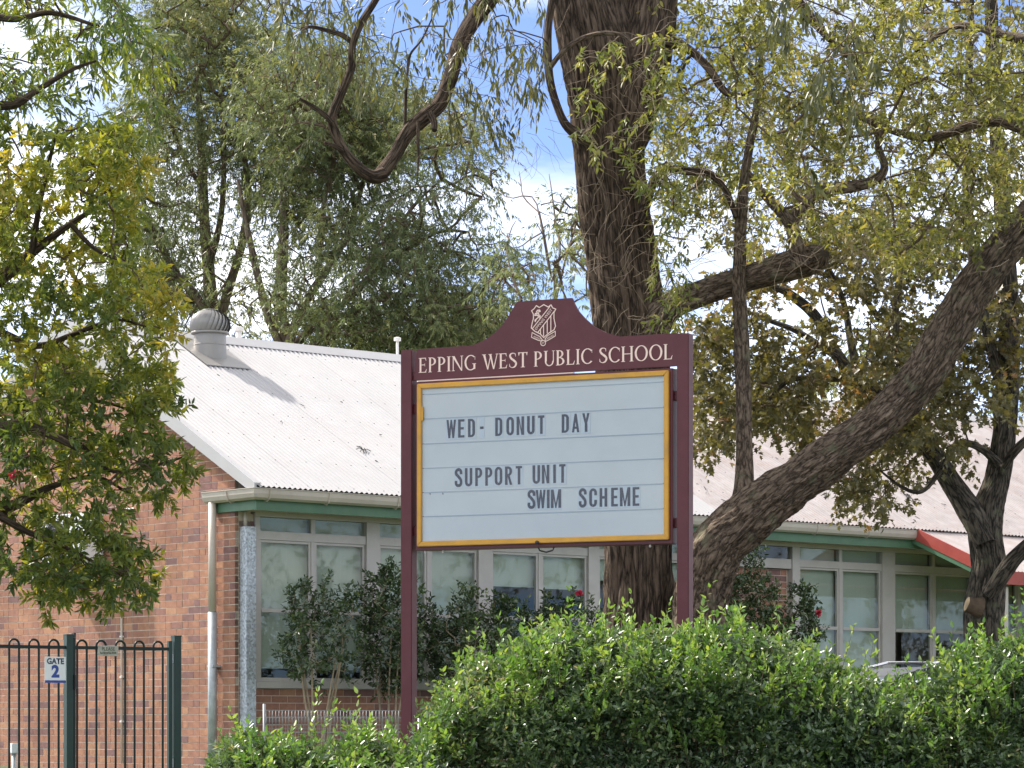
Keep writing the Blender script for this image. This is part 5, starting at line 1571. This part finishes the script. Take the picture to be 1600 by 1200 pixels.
# ------------------------------------------------------------------ leafy tree at the left
g = np.random.default_rng(44)
YL = 22.5
lft = tree_thing('leafy_tree', 'bright green tree hanging over the left of the brick gable', (P(-190, 1135, YL).x, YL, gz(YL)))
def ll(pts, Y, dY, seg, nm, disp=0.005, seed=1.0):
    _, c = bark_tube(wpath(pts, Y, dY), seg, M['bark_left'], nm, lft, disp, (12, 2.2), 0.04, seed)
    return c
lb_ = HY + (EYE - gz(YL)) / YL * F + 8
L1 = ll([(-190, lb_, 120), (-190, 1150, 96), (-185, 950, 86), (-178, 760, 80), (-185, 560, 72), (-175, 380, 60), (-160, 200, 46), (-150, 40, 34), (-140, -120, 22)], YL, 0.3, 40, 'trunk', 0.01, 1)
Ls = [L1]
for q in ([(-180, 760, 44), (-90, 720, 34), (-20, 680, 26), (30, 665, 20), (70, 675, 14), (120, 700, 9)],
          [(-180, 560, 44), (-90, 490, 32), (-20, 448, 26), (20, 420, 22), (50, 395, 16), (110, 350, 10), (160, 320, 6)],
          [(-170, 330, 36), (-80, 215, 24), (-10, 170, 16), (25, 163, 13), (60, 140, 10), (110, 110, 7), (150, 95, 4)],
          [(-182, 840, 40), (-80, 815, 28), (-10, 800, 22), (30, 785, 16), (80, 760, 10), (150, 745, 6), (200, 770, 4)],
          [(30, 665, 12), (60, 640, 9), (110, 625, 7), (170, 630, 5), (220, 650, 3)],
          [(-10, 800, 14), (40, 830, 10), (90, 850, 7), (150, 880, 5), (190, 900, 3)],
          [(50, 395, 12), (60, 330, 9), (75, 260, 7), (90, 200, 4)],
          [(-90, 490, 18), (0, 520, 14), (60, 540, 10), (120, 520, 8), (180, 500, 5), (230, 510, 3)],
          [(110, 350, 8), (150, 390, 6), (200, 410, 4)],
          [(70, 675, 10), (120, 690, 8), (170, 735, 6), (230, 730, 5), (285, 715, 3)],
          [(-150, 60, 26), (-60, 20, 16), (20, 30, 11), (80, 20, 8), (150, 40, 5)]):
    Ls.append(ll(q, YL + g.uniform(-.3, .3), g.uniform(-.5, .5), 12, 'limb', 0.002, g.uniform(0, 9)))
skL = np.concatenate([L[::4] for L in Ls[1:]])
pl_low = [(-60, 600), (90, 610), (140, 590), (250, 570), (275, 620), (255, 680), (285, 700), (308, 725), (290, 760), (245, 740), (272, 770), (240, 790), (200, 770), (190, 830), (235, 850), (245, 915), (215, 930), (185, 905), (190, 955), (130, 935), (60, 955), (30, 905), (-60, 900)]
pl_mid = [(-60, 180), (100, 210), (190, 200), (235, 260), (225, 330), (205, 400), (265, 430), (280, 480), (262, 560), (272, 610), (200, 620), (120, 600), (-60, 610)]
pl_top = [(-60, -40), (210, -40), (245, 40), (240, 120), (255, 190), (225, 260), (120, 210), (60, 190), (-60, 190)]
def leftfol(poly, n, tone_c, tone_v, ll_, lw_, droop, reps, shape, nf, thr, sd, Ya, Yb, nleaf=11, spread=0.95, lenr=(.03, .11)):
    p = crown_points(g, poly, n, Ya, Yb, nf, thr, sd)
    d = twig_net('twigs', lft, skL, p, M['twig'], 0.0018, 0.009)
    t = np.array([tone_c + tone_v * noise.noise(Vector((q[0] * 2.2, q[1], q[2] * 2.2 + sd))) for q in p])
    L = [sprigs(g, p + g.normal(0, .035, p.shape), unit(d + g.normal(0, .75, d.shape)), g.uniform(*lenr, len(p)), nleaf, ll_, lw_, spread, droop, t, 0.2, 0.13) for _ in range(reps)]
    link('foliage', leaf_mesh('foliage', cat(*L), shape, M['leaf_left']), lft)
leftfol(pl_low, 380, 0.42, 0.6, 0.070, 0.024, 0.25, 3, 'lance', 2.2, -0.20, 1.0, YL - 0.9, YL + 1.0)
leftfol(pl_low, 110, 0.85, 0.2, 0.070, 0.026, 0.3, 1, 'lance', 1.5, 0.10, 30.0, YL + 0.2, YL + 1.1)
leftfol(pl_mid, 610, 0.68, 0.6, 0.060, 0.022, 0.35, 3, 'lance', 2.0, -0.18, 2.0, YL - 1.0, YL + 1.3)
leftfol(pl_top, 230, 0.42, 0.5, 0.078, 0.019, 0.75, 3, 'lance', 1.8, -0.14, 3.0, YL - 1.0, YL + 1.2, 8, 0.6, (.08, .22))
# a red blossom among the leaves
p = np.array([tuple(P(20, 740, YL - .95))])
link('blossom', leaf_mesh('blossom', sprigs(g, np.repeat(p, 4, 0), g.normal(0, 1, (4, 3)), .03, 6, .03, .02), 'lance', M['petal']), lft)
finish(lft)

# ------------------------------------------------------------------ background gums behind the building
def far_gum(seed, label, stems, polys, Y, group, n_mult=2.0, leafL=0.115, leafW=0.025, reps=4, name='tall_gum_tree'):
    g = np.random.default_rng(seed)
    s0 = stems[0][0]
    root = tree_thing(name, label, (P(s0[0], 600, Y).x, Y, gz(Y)), 'tree', group)
    gp = HY + (EYE - gz(Y)) / Y * F + 4
    sk = []
    for i, st in enumerate(stems):
        if i == 0:
            st = [(st[0][0], gp, st[0][2] * 1.5)] + st
        _, c = bark_tube(wpath(st, Y + g.uniform(-.6, .6) * (i > 0), g.uniform(-2.2, 2.2) * (i > 0)), 14 if i == 0 else 9, M['bark_far'], 'trunk' if i == 0 else 'limb', root, 0.012 if Y > 60 else 0.0, (4, 1), 0.25, i * 2.0)
        sk.append(c[2::3] if i else c[len(c) // 2::3])
    sk = np.concatenate(sk)
    for (poly, n, tone, dep) in polys:
        nb = max(4, int(n * n_mult / 9))
        ctr_ = crown_points(g, poly, nb, Y - dep, Y + dep, 0.42, -0.10, seed * 3.7)
        vv = g.normal(0, 1, (nb, 9, 3)); vv[..., 2] = vv[..., 2] * 0.8 + 0.35; vv = unit(vv)
        rb_ = g.uniform(.6, 1.3, (nb, 1, 1)) * (1.0 if Y > 60 else 0.5)
        p = (ctr_[:, None] + vv * rb_ * g.uniform(.6, 1.0, (nb, 9, 1)) * np.array([1.15, 1.15, .75])).reshape(-1, 3)
        tb_ = np.repeat(g.normal(0, .13, nb), 9)
        d = twig_net('twigs', root, sk, p, M['twig'], 0.008, 0.045, seg=3)
        t = np.array([tone + 0.4 * noise.noise(Vector((q[0] * .5, q[1] * .4, q[2] * .5 + seed))) for q in p]) + tb_
        L = []
        for _ in range(reps):
            L.append(sprigs(g, p + g.normal(0, .20, p.shape), unit(d * .6 + g.normal(0, .6, d.shape) + np.array([0, 0, .05])), g.uniform(.2, .5, len(p)), 17, leafL, leafW, 0.65, 0.9, t, 0.25, 0.16))
        link('foliage', leaf_mesh('foliage', cat(*L), 'diamond', M['leaf_far']), root)
    finish(root)
far_gum(5, 'tall multi stemmed gum tree behind the roof, left of the pair',
        [[(335, 560, 24), (330, 470, 22), (322, 380, 18), (316, 270, 14), (312, 170, 10), (305, 80, 6)],
         [(335, 545, 16), (352, 470, 16), (378, 380, 13), (388, 300, 11), (378, 220, 8), (370, 130, 5)],
         [(330, 500, 16), (300, 455, 15), (272, 425, 13), (250, 380, 10), (225, 320, 7), (215, 260, 4)],
         [(325, 420, 12), (345, 340, 10), (350, 240, 8), (345, 150, 5)],
         [(300, 470, 14), (280, 462, 16), (262, 440, 12), (240, 420, 7)],
         [(318, 300, 9), (285, 240, 7), (260, 170, 5), (250, 100, 3)],
         [(385, 350, 8), (420, 270, 6), (440, 200, 4)]],
        [([(200, 60), (240, -30), (390, -30), (395, 30), (410, 90), (440, 130), (450, 200), (400, 240), (370, 170), (300, 150), (280, 200), (230, 200)], 430, 0.55, 3.0),
         ([(215, 200), (300, 160), (420, 170), (400, 300), (340, 330), (280, 300), (230, 330)], 190, 0.45, 3.0),
         ([(190, 300), (300, 320), (420, 320), (400, 470), (320, 500), (260, 480), (190, 470)], 200, 0.40, 3.0),
         ([(180, 440), (300, 480), (350, 560), (180, 560)], 70, 0.4, 3.0)],
        72, 'gum trees behind the roof')
far_gum(8, 'broad domed gum tree behind the roof, just left of the sign',
        [[(442, 560, 24), (438, 500, 22), (440, 420, 18), (444, 340, 14), (438, 260, 9), (430, 190, 5)],
         [(446, 550, 16), (468, 490, 15), (498, 440, 13), (530, 390, 11), (556, 330, 8), (570, 270, 5)],
         [(452, 548, 15), (500, 500, 14), (548, 462, 12), (580, 430, 10), (610, 400, 7), (650, 380, 4)],
         [(440, 545, 16), (415, 480, 14), (400, 420, 12), (385, 350, 9), (372, 280, 5)],
         [(470, 560, 14), (510, 520, 12), (560, 480, 11), (620, 460, 8), (690, 470, 5)],
         [(498, 440, 9), (500, 370, 8), (510, 300, 6), (525, 230, 4)],
         [(580, 430, 7), (640, 330, 5), (690, 280, 3)],
         [(560, 480, 8), (640, 500, 6), (720, 510, 4)]],
        [([(400, 120), (480, 60), (560, 90), (620, 140), (680, 190), (740, 250), (782, 330), (780, 400), (720, 400), (640, 330), (560, 250), (480, 230), (420, 220)], 560, 0.50, 4.0),
         ([(420, 220), (560, 250), (660, 330), (690, 400), (600, 420), (520, 400), (430, 380)], 300, 0.36, 4.0),
         ([(380, 380), (500, 400), (600, 400), (700, 390), (780, 390), (790, 470), (810, 540), (780, 570), (560, 570), (500, 540), (380, 480)], 420, 0.42, 4.0),
         ([(480, 520), (640, 500), (860, 480), (900, 560), (480, 580)], 170, 0.5, 4.0)],
        68, 'gum trees behind the roof')
far_gum(9, 'sparse half bare tree showing between the crown of the sign and the big trunk',
        [[(868, 480, 5.5), (860, 430, 5.0), (850, 370, 4.4), (842, 330, 3.3)],
         [(842, 335, 2.8), (835, 310, 2.2), (815, 306, 2.2), (795, 310, 1.7), (778, 296, 1.1)],
         [(842, 332, 2.2), (818, 308, 2.2), (814, 285, 1.7), (811, 268, 1.1)],
         [(862, 440, 3.3), (875, 395, 3.3), (868, 345, 2.8), (862, 300, 2.2), (858, 272, 1.1)],
         [(845, 320, 2.2), (870, 315, 1.7), (882, 322, 1.1)],
         [(850, 370, 1.7), (838, 348, 1.1)],
         [(868, 470, 3.9), (885, 400, 3.3), (900, 350, 2.8), (910, 290, 2.2)],
         [(815, 470, 4.4), (800, 430, 3.3), (792, 390, 2.8), (798, 360, 1.7), (806, 345, 1.1)],
         [(815, 465, 3.3), (785, 435, 2.8), (772, 436, 2.2), (760, 442, 1.1)],
         [(800, 430, 2.2), (806, 400, 1.7), (800, 380, 1.7), (784, 362, 1.1)]],
        [([(780, 380), (830, 400), (850, 430), (840, 480), (800, 480), (775, 440)], 45, 0.5, 1.5),
         ([(840, 340), (870, 330), (900, 290), (930, 300), (930, 480), (870, 480), (860, 400)], 110, 0.5, 1.5)],
        56, None, 1.0, 0.12, 0.026, 2, 'sparse_tree')

far_gum(14, 'low green tree far off behind the leaning stem and the white roof',
        [[(1330, 640, 14), (1325, 600, 12), (1330, 560, 9), (1340, 520, 5)],
         [(1325, 600, 8), (1280, 570, 6), (1230, 560, 4)], [(1330, 590, 8), (1390, 560, 6), (1440, 550, 4)]],
        [([(1090, 560), (1150, 540), (1240, 520), (1340, 500), (1440, 530), (1540, 560), (1600, 590), (1600, 650), (1090, 640)], 130, 0.5, 3.0)],
        90, None, 1.0, 0.2, 0.05, 2, 'distant_tree')

# unseen belt of trees added right of the view for foliage reflections in the windows
gb_ = np.random.default_rng(77)
pts_b = []
for i in range(9):
    cx_, cy_ = 24 + gb_.uniform(-2, 5), 24 + i * 3.4
    for k in range(70):
        v = gb_.normal(0, 1, 3); v /= np.linalg.norm(v)
        pts_b.append((cx_ + v[0] * 2.2, cy_ + v[1] * 2.2, 5.6 + v[2] * 3.6))
pts_b = np.array(pts_b)
Lb = [sprigs(gb_, pts_b + gb_.normal(0, .3, pts_b.shape), gb_.normal(0, 1, pts_b.shape), .7, 20, .14, .06, .9, .4, gb_.uniform(0, 1, len(pts_b))) for _ in range(3)]
tb = link('unseen_tree_belt', leaf_mesh('unseen_tree_belt', cat(*Lb), 'diamond', M['leaf_far']))
tag(tb, 'unseen belt of green trees added right of the view for the window reflections', 'trees', None, 'stuff')

# ------------------------------------------------------------------ camellia shrubs under the windows
def shrub(seed, name, label, pxc, pyc, rx, ry, Y, nclu, stems, group, flowers=(), mat='leaf_camellia', wisps=6, twigm='twig_pale'):
    g = np.random.default_rng(seed)
    base = P(pxc, 1135, Y); base.z = gz(Y)
    root = tree_thing(name, label, base, 'shrub', group)
    k = Y / F
    ctr = np.array(tuple(P(pxc, pyc, Y)))
    R3 = np.array([rx * k, min(rx * k, 0.55), ry * k])
    pts = []
    while len(pts) < nclu:
        v = g.normal(0, 1, 3); v /= np.linalg.norm(v)
        r = g.uniform(0.35, 1.0) ** 0.6
        q = ctr + v * R3 * r * (1 + 0.25 * noise.noise(Vector(v * 1.7) + Vector((seed, 0, 0))))
        if q[2] > base.z + 0.15: pts.append(q)
    # wisps: upright young shoots above the outline
    for i in range(wisps):
        x = g.uniform(-.85, .85); top = ctr + np.array([x * R3[0], g.uniform(-.3, .3) * R3[1], R3[2] * math.sqrt(max(0, 1 - x * x)) * .9])
        for s in range(4): pts.append(top + np.array([g.normal(0, .015), g.normal(0, .015), s * 0.07]))
    pts = np.array(pts)
    sk = []
    for i in range(stems):
        a = g.uniform(0, 6.28); 
        t0 = np.array([base.x + g.normal(0, .05), Y + g.normal(0, .05), base.z - 0.05])
        t1 = ctr + np.array([math.cos(a) * R3[0] * .55, math.sin(a) * R3[1] * .5, g.uniform(-.2, .35) * R3[2]])
        mid = t0 * .55 + t1 * .45 + np.array([g.normal(0, .05), g.normal(0, .04), -.02])
        path = [(*t0, .020), (*mid, .014), (*t1, .007)]
        _, c = bark_tube(path, 8, M['twig_pale'], 'stem', root, 0.0, step=0.06)
        sk.append(c[len(c) // 3:])
    sk = np.concatenate(sk)
    d = twig_net('twigs', root, sk, pts, M[twigm], 0.0022, 0.009, seg=3)
    L = [sprigs(g, pts + g.normal(0, .03, pts.shape), unit(d + g.normal(0, .6, d.shape) + np.array([0, -.1, .25])), g.uniform(.07, .16, len(pts)), 7, 0.058, 0.029, 0.9, 0.1, np.clip(g.normal(.4, .22, len(pts)), 0, 1), 0.0, 0.2) for _ in range(3)]
    link('foliage', leaf_mesh('foliage', cat(*L), 'lance', M[mat]), root)
    for (fx, fy) in flowers:
        p = np.array([tuple(P(fx, fy, Y - R3[1] * .8))])
        link('flower', leaf_mesh('flower', sprigs(g, np.repeat(p, 5, 0), g.normal(0, 1, (5, 3)), .015, 7, .042, .036, 1.0, 0), 'lance', M['petal']), root)
    finish(root)
def wallY(px, off):
    u = u_of(px)
    return CY + D1.y * u - off
CG = 'glossy shrubs under the classroom windows'
shrub(101, 'camellia_shrub', 'multi stemmed dark shrub with bare tan stems below the leftmost window', 500, 1005, 66, 72, wallY(500, 0.95), 105, 7, CG, wisps=7)
shrub(102, 'camellia_shrub', 'dense tall dark shrub just left of the left sign post', 612, 1000, 50, 92, wallY(610, 0.9), 160, 5, CG, wisps=8)
shrub(103, 'camellia_shrub', 'dark leafy shrub just right of the left sign post under the board', 735, 1020, 85, 72, wallY(735, 1.0), 210, 5, CG, wisps=10)
shrub(104, 'camellia_shrub', 'dark shrub with red flowers left of the big trunk under the board', 870, 1025, 75, 66, wallY(870, 1.0), 180, 5, CG, flowers=[(905, 927), (848, 986)], wisps=9)
shrub(105, 'camellia_shrub', 'dark climbing shrub between the leaning stem and the brick panel', 1165, 965, 55, 85, wallY(1165, 1.0), 190, 5, CG, wisps=7)
shrub(106, 'camellia_shrub', 'small dark shrub with one pink flower in front of the right windows', 1250, 985, 32, 45, wallY(1250, 1.1), 60, 3, CG, flowers=[(1279, 958)], wisps=5)

# ------------------------------------------------------------------ hedge in front of the sign
HYc = 17.3
HK = HYc / F
def hedge(seed, name, label, tops, n_front, n_top, n_shoot, group, Yc=HYc, half=0.62):
    g = np.random.default_rng(seed)
    pxs = np.array([t[0] for t in tops], float); pys = np.array([t[1] for t in tops], float)
    x0, x1 = pxs[0], pxs[-1]
    k = Yc / F
    root = tree_thing(name, label, ((x0 + x1) / 2 * k - 800 * k, Yc, gz(Yc)), 'hedge', group)
    hn = np.array([noise.noise(Vector((q * 0.022 + seed, 1.7, 0))) * 22 + noise.noise(Vector((q * 0.05 + seed, 7.7, 0))) * 24 for q in np.arange(x0, x1 + 1)])
    ztop = lambda px: EYE + (HY - np.interp(px, pxs, pys) - 27 + np.interp(px, np.arange(x0, x1 + 1), hn)) * k
    gb = gz(Yc)
    # front face
    px = g.uniform(x0, x1, n_front)
    zt = ztop(px)
    lowz = gb + 0.25
    u = g.uniform(0, 1, n_front)
    z = zt - (zt - lowz) * np.where(u < .72, u / .72 * .52, .52 + (u - .72) / .28 * .48)
    fr = (zt - z)
    bulge = half * np.sqrt(np.clip(1 - ((np.clip(.45 - fr, 0, .45)) / .45) ** 2, 0.02, 1))
    lump = np.array([noise.noise(Vector((a * k * 3.4 + seed, b * 3.0, 0.0))) + 0.5 * noise.noise(Vector((a * k * 7 + seed, b * 7, 3.0))) for a, b in zip(px, z)])
    y = Yc - bulge - 0.24 * lump + g.exponential(.07, n_front)
    X = (px - 800) * k
    p1 = np.stack([X, y, z], 1)
    d1 = unit(np.stack([g.normal(0, .5, n_front), -0.7 + g.normal(0, .3, n_front), 0.55 + g.normal(0, .45, n_front)], 1))
    # top and back
    px2 = g.uniform(x0, x1, n_top); s = g.uniform(-1, 1, n_top)
    z2 = ztop(px2) - 0.42 * np.abs(s) ** 2.2 - g.exponential(.06, n_top)
    p2 = np.stack([(px2 - 800) * k, Yc + s * half, z2], 1)
    d2_ = unit(np.stack([g.normal(0, .5, n_top), s * .5 + g.normal(0, .3, n_top), 0.9 + g.normal(0, .3, n_top)], 1))
    pos = np.concatenate([p1, p2]); dr = np.concatenate([d1, d2_])
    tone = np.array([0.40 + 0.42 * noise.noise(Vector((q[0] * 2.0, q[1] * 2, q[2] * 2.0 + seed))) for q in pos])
    LL = sprigs(g, pos, dr, g.uniform(.08, .19, len(pos)), 11, 0.0315, 0.0145, 0.85, 0.1, tone, 0.22, 0.26, up=0.6, jit=0.5, flat=True)
    fo = link('foliage', leaf_mesh('foliage', LL, 'lance', M['leaf_hedge']), root)
    # young upright shoots, paler, standing clear of the outline
    nsp = max(6, n_shoot // 7)
    spx = g.uniform(x0, x1, nsp); sps = np.clip(g.normal(-.2, .5, nsp), -1, 1)
    pick = g.integers(0, nsp, n_shoot)
    px3 = np.clip(spx[pick] + g.normal(0, 9, n_shoot), x0, x1); s3 = np.clip(sps[pick] + g.normal(0, .12, n_shoot), -1, 1)
    onface = g.uniform(0, 1, n_shoot) < 0.35
    z3 = ztop(px3) - 0.42 * np.abs(s3) ** 2.2 - 0.05 + g.uniform(0, .09, nsp)[pick]
    z3 = np.where(onface, ztop(px3) - g.uniform(.05, .6, n_shoot), z3)
    y3 = np.where(onface, Yc - half * 1.02, Yc + s3 * half)
    p3 = np.stack([(px3 - 800) * k, y3, z3], 1)
    d3 = unit(np.stack([g.normal(0, .35, n_shoot), -.15 + g.normal(0, .3, n_shoot) - .5 * onface, np.full(n_shoot, 1.0)], 1))
    ln = g.uniform(.09, .21, n_shoot) * np.where(g.uniform(0, 1, n_shoot) < .14, 1.9, 1.0)
    S3 = sprigs(g, p3, d3, ln, 14, 0.038, 0.0175, 0.8, -0.05, g.uniform(0, .75, n_shoot), 0.0, 0.2, up=0.7, flat=True)
    link('young_shoots', leaf_mesh('young_shoots', S3, 'lance', M['leaf_shoot']), root)
    # woody stems inside and leaf stalks
    b = MB()
    for i in range(int((x1 - x0) * k / 0.10) + 3):
        xx = (g.uniform(x0, x1) - 800) * k
        zt1 = float(ztop(xx / k + 800)) - .12
        if zt1 < gb + .3: continue
        yy = Yc + g.uniform(-.25, .25)
        pts = [Vector((xx, yy, gb - .05))]
        n = 6
        for j in range(n):
            f = (j + 1) / n
            pts.append(Vector((xx + g.normal(0, .07) * f, yy + g.normal(0, .12) * f, gb + (zt1 - gb) * f)))
        b.tube(pts, [0.014 * (1 - .8 * j / n) for j in range(n + 1)], 5, False)
    for p_, d_, l_ in zip(p3, d3, ln):
        b.tube([p_ - d_ * .1, p_ + d_ * l_], [0.0022, 0.001], 3, False)
    b.build('stems', M['twig'], root)
    # shaded inner leaf mass so that no daylight shows straight through
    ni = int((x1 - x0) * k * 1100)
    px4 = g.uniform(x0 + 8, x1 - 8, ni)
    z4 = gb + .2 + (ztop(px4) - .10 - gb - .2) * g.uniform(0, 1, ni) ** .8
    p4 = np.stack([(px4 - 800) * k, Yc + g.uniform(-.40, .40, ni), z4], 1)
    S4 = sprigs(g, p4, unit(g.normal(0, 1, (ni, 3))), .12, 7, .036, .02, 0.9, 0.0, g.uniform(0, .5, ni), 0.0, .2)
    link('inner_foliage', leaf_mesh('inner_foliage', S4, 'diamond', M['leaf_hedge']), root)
    finish(root)
hedge(201, 'hedge_shrub', 'low clipped hedge at the bottom left in front of the mesh fence', [(340, 1190), (352, 1160), (375, 1140), (400, 1136), (430, 1165), (470, 1168), (520, 1166), (560, 1156), (600, 1160), (640, 1168), (668, 1175)], 3300, 1500, 300, None, 16.6, 0.5)
hedge(202, 'hedge_shrub', 'tall rounded hedge mound below the sign board', [(640, 1200), (660, 1150), (690, 1078), (715, 1045), (760, 1022), (810, 1008), (850, 988), (885, 972), (940, 975), (1000, 992), (1050, 996), (1095, 1000)], 5800, 2200, 480, None)
hedge(203, 'hedge_shrub', 'hedge length right of the sign with a dip in front of the car', [(1085, 1006), (1130, 1000), (1180, 994), (1210, 998), (1250, 1016), (1300, 1044), (1340, 1062), (1400, 1074), (1440, 1074)], 4400, 1600, 380, None)
hedge(204, 'hedge_shrub', 'hedge mound at the far right in front of the forked tree', [(1425, 1076), (1460, 1052), (1490, 1022), (1530, 1010), (1570, 1002), (1620, 998), (1720, 995)], 3500, 1400, 270, None)

# ------------------------------------------------------------------ parked car behind the hedge
YK = 27.0
ck = P(1462, 1135, YK)
cgz = gz(YK) + 0.006
car = thing('parked_car', 'dark parked car, only its roof and side window showing over the hedge', 'car', (ck.x, YK, cgz), R(200))
HT = EYE + (HY - 1040) / F * YK - cgz
def car_section(x):
    pass
# body: lofted sections along local x (front = +x)
prof = [(-2.15, .55, .80, .86), (-2.05, .38, .98, .92), (-1.4, .32, 1.02, .94), (0.0, .30, 1.00, .94), (1.1, .32, .98, .93), (1.75, .34, .92, .90), (2.10, .42, .80, .82), (2.22, .50, .68, .70)]
b = MB()
for (x, zl, zh, hw) in prof:
    ring = [(-hw * .94, zl), (-hw, zl + .15), (-hw, zh - .18), (-hw * .93, zh), (-hw * .4, zh + .03), (hw * .4, zh + .03), (hw * .93, zh), (hw, zh - .18), (hw, zl + .15), (hw * .94, zl)]
    b.v += [(x, y, z) for y, z in ring]
n = 10
for i in range(len(prof) - 1):
    for s in range(n):
        t = (s + 1) % n
        b.f.append((i * n + s, i * n + t, (i + 1) * n + t, (i + 1) * n + s))
b.f.append(tuple(range(n))); b.f.append(tuple(range(len(prof) * n - 1, (len(prof) - 1) * n - 1, -1)))
b.build('body', M['car'], car, smooth=False, bevel=0.01)
# greenhouse
b = MB()
cabp = [(-1.95, 1.0, .80, .80), (-1.55, HT - .14, .70, .70), (-1.1, HT - .04, .62, .62), (-.3, HT, .60, .60), (.35, HT - .02, .60, .60), (.70, HT - .10, .64, .64), (1.35, 1.0, .80, .80)]
top = [(x, z, w) for x, z, w, _ in cabp]
for x, z, w in top:
    b.v += [(x, -w, z), (x, w, z)]
for i in range(len(top) - 1):
    b.f.append((2 * i, 2 * i + 1, 2 * i + 3, 2 * i + 2))
base_i = len(b.v)
for x, z, w in top:
    b.v += [(x, -.84, .99), (x, .84, .99)]
for i in range(len(top) - 1):
    b.f.append((2 * i, 2 * i + 2, base_i + 2 * i + 2, base_i + 2 * i))
    b.f.append((2 * i + 1, base_i + 2 * i + 1, base_i + 2 * i + 3, 2 * i + 3))
b.build('cabin', M['car'], car)
def side_pane(x0, x1, sgn):
    def w_at(z): return (.84 + (.60 - .84) * (z - .99) / (HT - .99)) + .012
    zt0 = np.interp(x0, [t[0] for t in top], [t[1] for t in top]) - .09
    zt1 = np.interp(x1, [t[0] for t in top], [t[1] for t in top]) - .09
    z0 = 1.03
    MB().poly([(x0, sgn * w_at(z0), z0), (x1, sgn * w_at(z0), z0), (x1, sgn * w_at(zt1), zt1), (x0, sgn * w_at(zt0), zt0)]).build('side_window', M['car_glass'], car)
for sgn in (-1, 1):
    side_pane(-1.5, -.75, sgn); side_pane(-.68, .08, sgn); side_pane(.14, .80, sgn)
    pts = [(-1.6, sgn * .80, 1.04), (-1.45, sgn * .73, HT - .24), (-1.0, sgn * .675, HT - .12), (-.3, sgn * .66, HT - .085), (.3, sgn * .665, HT - .10), (.66, sgn * .69, HT - .18), (1.15, sgn * .83, 1.03)]
    MB().tube(pts, .014, 6).build('window_trim', M['chrome'], car)
    MB().tube([(-1.2, sgn * .56, HT - .02), (-1.0, sgn * .56, HT + .035), (.2, sgn * .56, HT + .035), (.4, sgn * .56, HT - .01)], .014, 6).build('roof_rail', M['chrome'], car)
    MB().lathe([(.0, -.05), (.10, -.045), (.13, 0), (.10, .045), (.0, .05)], 12).build('door_mirror', M['car'], car, (.85, sgn * .98, 1.02))
    for x in (-1.35, 1.35):
        w = bpy.data.objects.new('wheel', None); w.parent = car; w.location = (x, sgn * .84, .33); w.rotation_euler = (R(90), 0, 0); col.objects.link(w)
        MB().lathe([(.21, -.10), (.30, -.105), (.33, -.08), (.33, .08), (.30, .105), (.21, .10)], 28).build('tyre', M['tyre'], w, smooth=False)
        MB().lathe([(.05, -.108), (.20, -.104), (.20, .104), (.05, .108)], 16).build('rim', M['chrome'], w)
    MB().box(2.12, 2.24, sgn * .62 - .16, sgn * .62 + .16, .62, .76).build('headlight', M['lamp'], car, bevel=.02)
    MB().box(-2.17, -2.06, sgn * .66 - .14, sgn * .66 + .14, .78, .92).build('tail_light', M['red'], car, bevel=.02)
MB().poly([(.74, -.60, HT - .13), (.74, .60, HT - .13), (1.32, .74, 1.04), (1.32, -.74, 1.04)]).build('windscreen', M['car_glass'], car, (0.012, 0, 0.012))
MB().poly([(-1.93, -.72, 1.05), (-1.93, .72, 1.05), (-1.57, .64, HT - .17), (-1.57, -.64, HT - .17)]).build('rear_window', M['car_glass'], car, (-0.014, 0, 0.012))
